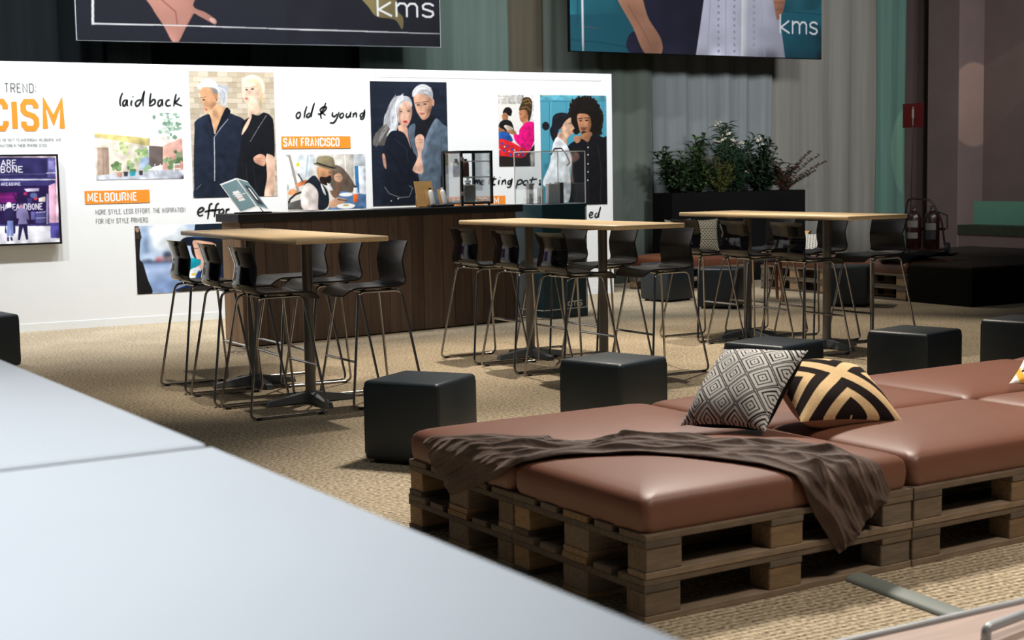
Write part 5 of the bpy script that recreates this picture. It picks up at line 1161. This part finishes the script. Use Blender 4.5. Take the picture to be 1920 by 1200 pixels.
# ------------------------------------------------------------------ pillows
def pat_diamond(a, b):
    p = (a + b) * 1.55 + .5; q = (a - b) * 1.55 + .5
    d = max(abs(p % 1 - .5), abs(q % 1 - .5)) * 2
    k = (d * 3.3 + .15) % 1
    return (.018, .018, .02) if k < .34 else lin('c9c7c4')
def pat_cross(a, b):
    s = abs(abs(a) - abs(b)) 
    m = s
    if m < .15: c = 0
    elif m < .44: c = 1
    elif m < .68: c = 0
    elif m < .97: c = 1
    else: c = 0
    return lin('231c1c') if c else lin('d8b98d')
def pat_fine(a, b):
    p = (a + b) * 1.9; q = (a - b) * 1.9
    d = max(abs(p % 1 - .5), abs(q % 1 - .5)) * 2
    return lin('2b2a2a') if (d * 3) % 1 < .4 else lin('7d786c')
def pat_rows(a, b):
    if abs((b + .33) % .66) < .03: return lin('1a1918')
    return lin('2b2826') if ((a * 5 + (int(b * 9 + 20) % 2) * .5) % 1 < .5 and (b * 9) % 1 < .6) else lin('77705f')
def pat_zebra(a, b):
    return lin('2a2420') if math.sin(9 * a + 6 * b + 2 * math.sin(4 * b)) > .1 else lin('c79a68')
def pat_dots(a, b):
    return lin('1c1c1c') if ((a * 6) % 1 - .5) ** 2 * 1.3 + ((b * 6 + (int(a * 6 + 9) % 2) * .5) % 1 - .5) ** 2 < .07 else lin('c2beb4')
def pat_print(a, b):
    if abs(a + .74) < .06 and abs(b + .70) < .09: return lin('2a2a2c') if (b * 26) % 1 < .55 else lin('e9e6e0')
    k = (a + b * .6)
    if -1.38 < k < -1.22 or -1.02 < k < -.88: return lin('e6b24a')
    if -.80 < k < -.66: return lin('3c3a40')
    if -.62 < k < -.38: return lin('e6b24a')
    if -.2 < k < .0: return lin('4b4b55')
    if .3 < k < .5: return lin('2a2a2e')
    return lin('e8e5e0')
def pillow(label, pat, back, w, h, th, center, X, Y, group='patterned pillows', n=56):
    X = Vector(X).normalized(); Y = Vector(Y); Y = (Y - X * Y.dot(X)).normalized(); Z = X.cross(Y)
    t = thing('pillow', label, 'pillow', center, 0, group)
    t.rotation_euler = Matrix((X, Y, Z)).transposed().to_euler()
    def f(s):
        def g(u, v):
            a, b = 2 * u - 1, 2 * v - 1
            pin = 1 - .10 * (1 - a * a) * abs(b) ** 3; pin2 = 1 - .10 * (1 - b * b) * abs(a) ** 3
            e = max(0, (1 - abs(a) ** 2.4)) * max(0, (1 - abs(b) ** 2.4))
            z = th / 2 * e ** .55 * (1 + .06 * math.sin(5 * a + 3 * b) )
            return (a * w / 2 * pin2, b * h / 2 * pin, s * z)
        return g
    mb = MB(); mb.grid(f(1), n, n, 'pillow', lambda u, v: pat(2 * u - 1, 2 * v - 1)); mb.build('front_cover', t, angle=180)
    mb = MB(); mb.grid(f(-1), 24, 24, back, flip=True); mb.build('back_cover', t, angle=180)
    return t
pillow('black and white concentric-diamond pillow leaning on the tan and black one', pat_diamond, 'black_cloth', .41, .41, .18, (3.63, 4.53, .585), (.085, -.33, .02), (.25, .03, .23), n=130)
pillow('tan pillow with bold black chevron cross lying on the daybed', pat_cross, 'tan_cloth', .45, .40, .21, (4.03, 4.47, .535), (.42, -.10, -.03), (.10, .30, .15), n=110)
pillow('small white, yellow and black printed pillow at the right picture edge', pat_print, 'white_cloth', .42, .42, .13, (5.49, 4.53, .545), (.18, -.35, .02), (.30, .12, .13), n=100)
pillow('upright grey diamond-weave pillow on the far bench, half behind the middle table', pat_fine, 'white_cloth', .44, .42, .12, (10.90, 14.83, .64), (.42, .05, 0), (0, .10, .40), n=120)
pillow('upright pillow with rows of dark dots on the far bench, right of the diamond-weave one', pat_rows, 'white_cloth', .40, .42, .12, (11.13, 14.68, .64), (.36, -.16, 0), (.03, .10, .40), n=120)
pillow('tan and black zebra-striped pillow on the far bench', pat_zebra, 'white_cloth', .42, .40, .12, (11.98, 13.98, .56), (.3, -.3, 0), (.2, .2, .2))
pillow('white pillow with black dots on the far bench, in front of the zebra-striped one', pat_dots, 'white_cloth', .40, .38, .12, (11.95, 13.66, .54), (.3, -.3, 0), (.22, .2, .18))

# ------------------------------------------------------------------ round side table
rt = thing('round_side_table', 'low round table with reddish wooden legs between the far poufs', 'side table', (10.50, 12.65, 0))
mb = MB(); mb.lathe([(.30, 0), (.31, .008), (.31, .022), (.30, .028)], (0, 0, .44), 'worktop', 32); mb.build('tabletop', rt)
for k in range(3):
    a = .5 + k * 2 * PI / 3
    mb = MB(); mb.cyl((.24 * math.cos(a), .24 * math.sin(a), 0), (.17 * math.cos(a), .17 * math.sin(a), .44), .016, .024, 'red_wood', 12); mb.build('leg', rt)

# ------------------------------------------------------------------ planter with shrubs
pl = thing('planter', 'long tall matt black planter box in front of the grey drapes', 'planter', (10.99, 15.12, 0))
mb = MB(); W_, D_, H_ = 2.17, .42, 1.16
mb.box(0, W_, 0, .02, 0, H_, 'planter'); mb.box(0, W_, D_ - .02, D_, 0, H_, 'planter'); mb.box(0, .02, .02, D_ - .02, 0, H_, 'planter'); mb.box(W_ - .02, W_, .02, D_ - .02, 0, H_, 'planter'); mb.box(.02, W_ - .02, .02, D_ - .02, 0, .04, 'planter')
mb.build('box', pl, smooth=False)
mb = MB(); mb.box(.02, W_ - .02, .02, D_ - .02, 1.05, 1.10, 'soil'); mb.build('soil', pl, smooth=False)
def shrub(name, label, base, stems, leaf, cols, seed, flowers=None, droop=0.0):
    r = random.Random(seed)
    t = thing(name, label, 'plant', base, 0, 'shrubs in the black planter')
    for i, c in enumerate(cols):
        if 'leaf_' + c not in MT: MT['leaf_' + c] = mat('leaf_' + c, c, .5, var=.15, scale=20)
    sm, lm, fm = MB(), MB(), MB()
    for (dx, dy, h) in stems:
        n = 9; pts = []
        for i in range(n):
            k = i / (n - 1)
            pts.append(Vector((dx * k ** 1.5 + r.uniform(-.01, .01), dy * k + r.uniform(-.01, .01), h * (k - droop * k ** 3))))
        sm.tube(pts, .006, 'bark', 5)
        L, wl, cnt = leaf
        for j in range(cnt):
            k = .12 + .88 * (j + .5) / cnt
            f = k * (n - 1); i = min(int(f), n - 2); p = pts[i].lerp(pts[i + 1], f - i)
            az = j * 2.4 + r.uniform(-.4, .4); el = r.uniform(.1, .9)
            d = Vector((math.cos(az) * math.cos(el), math.sin(az) * math.cos(el), math.sin(el)))
            side = d.cross(Vector((0, 0, 1))).normalized(); up = side.cross(d).normalized()
            l = L * r.uniform(.7, 1.15); w = wl * r.uniform(.8, 1.2)
            q = [p, p + d * l * .45 + side * w + up * .01, p + d * l * .45 - up * .004, p + d * l * .45 - side * w + up * .01, p + d * l - Vector((0, 0, l * .25))]
            lm.add(q, [(0, 1, 2), (0, 2, 3), (2, 1, 4), (3, 2, 4)], 'leaf_' + r.choice(cols))
        if flowers and r.random() < flowers[1]:
            for _ in range(7):
                p = pts[-1] + Vector((r.uniform(-.05, .05), r.uniform(-.05, .05), r.uniform(-.02, .05)))
                a = Vector((r.uniform(-1, 1), r.uniform(-1, 1), r.uniform(-.3, 1))).normalized() * .028; b = a.orthogonal().normalized() * .02; c = a.cross(b).normalized() * .02
                fm.add([p - a, p + b, p + a, p - b, p + c, p - c], [(0, 1, 2, 3), (0, 4, 2, 5)], flowers[0])
    sm.build('stems', t); lm.build('foliage', t, smooth=False)
    if fm.v: fm.build('blossom', t, smooth=False)
MT['flower_white'] = mat('flower_white', 'cfc9bd', .7, var=.05)
R_ = random.Random(21)
def stems(n, sx, sy, h0, h1, bias=0.0): return [(R_.uniform(-sx, sx) + bias, R_.uniform(-sy, sy), R_.uniform(h0, h1)) for _ in range(n)]
shrub('broad_leaf_shrub', 'light green broad-leaved shrub leaning out at the left end of the planter', (11.22, 15.33, 1.09), stems(6, .10, .10, .45, .66, -.26) + stems(18, .24, .12, .15, .5, -.04), (.15, .034, 24), ('3c5232', '4a6038', '2c3f2a'), 1)
shrub('broad_leaf_shrub', 'upright broad-leaved green shrub second from the left in the planter', (11.50, 15.33, 1.09), stems(8, .18, .12, .55, .80, -.02) + stems(24, .32, .13, .2, .62), (.14, .032, 26), ('364c2e', '2c4028', '466036'), 2)
shrub('bushy_shrub', 'low yellowish green bushy shrub in the middle of the planter', (11.84, 15.26, 1.09), stems(46, .30, .10, .2, .52), (.06, .018, 34), ('56592a', '6a6a30', '3f4a24'), 3)
shrub('oleander', 'tallest narrow-leaved flowering shrub rising from the middle of the planter', (12.15, 15.38, 1.09), stems(12, .2, .10, .7, .98, -.18) + stems(20, .34, .1, .35, .8, .06), (.17, .013, 40), ('2f4a34', '3c5638', '263c2c'), 4, ('flower_white', .22))
shrub('broad_leaf_shrub', 'dark broad-leaved shrub right of the tall flowering one in the planter', (12.58, 15.33, 1.09), stems(9, .26, .13, .62, .80, .08) + stems(30, .40, .13, .15, .62), (.14, .030, 26), ('1d2f22', '26382a', '31442c'), 5, ('flower_white', .08))
shrub('red_tipped_shrub', 'arching shrub with small reddish leaves spilling over the right end of the planter', (12.95, 15.30, 1.09), stems(24, .24, .14, .15, .55) + [(.62, 0, .60), (.72, -.04, .50), (.5, .03, .66), (.45, 0, .3), (.58, .02, .36)], (.06, .018, 36), ('2e3a26', '5c3a2c', '43322a', '6a3a30'), 6, None, .12)

# ------------------------------------------------------------------ black stage
mb = MB()
poly = [(11.50, 10.68), (14.6, 10.68), (14.6, 13.6), (12.36, 13.6), (12.36, 11.56), (11.50, 11.56)]
sg = thing('stage', 'low black stage at the right beside the far pallet bench', 'stage', (0, 0, 0))
mb.prism(poly, 0, .385, 'stage'); mb.build('cladding', sg, smooth=False)
mb = MB(); mb.prism(poly, .385, .405, 'stage_top'); mb.build('stage_floor', sg, smooth=False)

# ------------------------------------------------------------------ fire extinguishers on a trolley
fx = thing('extinguisher_trolley', 'red fire extinguisher trolley with curved handle on the stage', 'trolley', (12.88, 12.72, .405), math.radians(-58))
mb = MB(); mb.tube(fillet([(-.2, .06, .10), (-.23, .06, .42), (-.20, .06, .66), (.08, .06, .64), (.2, .06, .40), (.24, .06, .10)], .07, 6, closed=False), .012, 'red', 8); mb.build('handle_frame', fx)
mb = MB(); mb.box(-.24, .24, -.12, .12, .05, .07, 'red', bev=.003); mb.box(-.24, .24, .08, .10, .28, .31, 'red'); mb.build('carrier', fx, smooth=False)
for s in (-1, 1):
    mb = MB(); mb.cyl((s * .25, .06, .07), (s * .29, .06, .07), .07, .07, 'rubber', 18); mb.build('wheel', fx)
mb = MB(); mb.tube([(-.20, .06, .5), (-.29, .03, .44), (-.28, .0, .30), (-.22, -.02, .2)], .010, 'rubber', 6); mb.tube([(.12, .0, .52), (.27, .02, .46), (.28, 0, .30)], .010, 'rubber', 6); mb.build('hose', fx)
FR_ = Matrix.Rotation(math.radians(-58), 4, 'Z')
def extinguisher(x, label, lab):
    p = Vector((12.88, 12.72, .405)) + FR_ @ Vector((x, -.02, .0705))
    t = thing('fire_extinguisher', label, 'fire extinguisher', p, math.radians(-58), 'extinguishers on the trolley')
    mb = MB(); mb.lathe([(.08, 0), (.088, .01), (.088, .36), (.07, .41), (.03, .435), (.028, .45)], (0, 0, 0), 'red', 22); mb.build('cylinder', t)
    mb = MB(); mb.cyl((0, 0, .45), (0, 0, .47), .022, .022, 'steel', 10); mb.box(-.012, .012, -.07, .03, .47, .482, 'rubber'); mb.box(-.012, .012, -.08, .03, .49, .5, 'rubber'); mb.build('valve', t, smooth=False)
    for (z0, z1, m) in lab:
        def g(u, v, z0=z0, z1=z1):
            a = -PI / 2 + (u - .5) * 1.5; return (.0895 * math.cos(a), .0895 * math.sin(a), z0 + (z1 - z0) * v)
        mb = MB(); mb.grid(g, 10, 1, m); mb.build('printed_label', t)
extinguisher(-.105, 'red fire extinguisher with two pale labels, left on the trolley', ((.25, .33, 'label_pale'), (.12, .19, 'label_pale')))
extinguisher(.105, 'red fire extinguisher with black and white label, right on the trolley', ((.22, .30, 'label_pale'), (.11, .21, 'label_black')))
sp = thing('extinguisher_sign', 'red fire extinguisher sign on a thin tall pole behind the trolley', 'sign', (12.80, 12.86, .405), math.radians(-58))
mb = MB(); mb.cyl((0, 0, 0), (.03, 0, 1.52), .008, .008, 'red', 8); mb.build('pole', sp)
mb = MB(); mb.box(-.09, .15, -.004, .006, 1.49, 1.77, 'red_sign', bev=.002); mb.build('sign_plate', sp, smooth=False)
mb = MB(); mb.box(.018, .042, -.0065, -.004, 1.60, 1.70, 'label_pale'); mb.box(.025, .035, -.0065, -.004, 1.70, 1.735, 'label_pale'); mb.box(.026, .034, -.0065, -.004, 1.51, 1.60, 'label_pale'); mb.build('pictogram', sp, smooth=False)
mb = MB(); mb.cyl((0, 0, 0), (0, 0, .015), .09, .09, 'red', 20); mb.build('pole_base', sp)
# dark cloth dropped on the end of the far bench
r = random.Random(9)
mb = MB(); mb.grid(lambda u, v: (11.55 + .75 * u - .1 * math.sin(4 * v), 11.62 + .55 * v, .452 + .05 * abs(math.sin(7 * u + 3 * v)) * abs(math.sin(5 * v + 2 * u)) - (.06 if u < .06 else 0)), 26, 18, 'black_cloth')
o = mb.build('dark_cloth', angle=180); so = o.modifiers.new('cloth', 'SOLIDIFY'); so.thickness = .008; so.offset = 1
tag(o, 'rumpled black cloth lying on the far bench end by the stage', 'cloth')

# ------------------------------------------------------------------ foreground
wt_lab = ('large cool white table top in the near left corner, nearest panel', 'white table top panel beyond the seam, towards the left picture edge')
for k, (y0, y1) in enumerate(((.30, 2.338), (2.366, 4.55))):
    t = thing('white_table', wt_lab[k], 'table', (.776, (y0 + y1) / 2, 0), math.radians(-2.0) * -1, 'white tables in the foreground')
    h = (y1 - y0) / 2
    xo = -(2.35 - (y0 + y1) / 2) * math.tan(math.radians(2))
    t.location.x = .763 - ((y0 + y1) / 2 - 2.35) * math.tan(math.radians(2.0))
    t.rotation_euler = (0, 0, math.radians(2.0))
    mb = MB(); mb.box(-2.3, 0, -h, h, .96, 1.0, 'table_white', bev=.004); mb.build('tabletop', t, smooth=False)
    mb = MB(); mb.box(-2.2, -.12, -h + .08, h - .08, .88, .96, 'table_white'); mb.build('apron', t, smooth=False)
    for sx in (-2.15, -.17):
        for sy in (-h + .12, h - .12):
            mb = MB(); mb.box(sx - .035, sx + .035, sy - .035, sy + .035, 0, .88, 'table_white', bev=.004); mb.build('leg', t, smooth=False)
# low wooden case with metal rim at lower right
cy = 2.52
cs = thing('wooden_case', 'pale wooden case top with metal rim and handle at lower right corner', 'case', (3.1, cy, 0), 0)
mb = MB(); mb.box(-1.25, 1.25, -.95, -.012, .03, .345, 'pale_wood', bev=.004); mb.build('case_body', cs, smooth=False)
mb = MB(); mb.box(-1.262, 1.262, -.014, 0, .03, .356, 'alu', bev=.003); mb.box(-1.262, 1.262, -.964, -.95, .03, .356, 'alu', bev=.003); mb.box(-1.262, -1.25, -.95, -.014, .03, .356, 'alu'); mb.box(1.25, 1.262, -.95, -.014, .03, .356, 'alu'); mb.build('metal_rim', cs, smooth=False)
mb = MB(); mb.tube(fillet([(-.52, -.18, .345), (-.52, -.18, .378), (-.10, -.105, .378), (-.10, -.105, .345)], .02, 4, closed=False), .012, 'alu', 10); mb.build('handle', cs)
for sx in (-1.1, 1.1):
    for sy in (-.85, -.1):
        mb = MB(); mb.cyl((sx, sy, 0), (sx, sy, .032), .03, .03, 'rubber', 12); mb.build('foot', cs)
# grey cable ramp
def rp(u, v):
    a = PI * u; return (3.515 - .05 * math.cos(a) * 1.0 + (v - .5) * .10, 2.6 + 1.34 * v, .020 * math.sin(a) ** .7)
mb = MB(); mb.grid(rp, 10, 6, 'ramp'); mb.add([(3.413, 2.6, 0), (3.517, 2.6, 0), (3.617, 3.94, 0), (3.513, 3.94, 0)], [(0, 3, 2, 1)], 'ramp')
o = mb.build('cable_ramp', angle=60); tag(o, 'grey rounded cable ramp crossing the carpet beside the daybed', 'cable ramp')
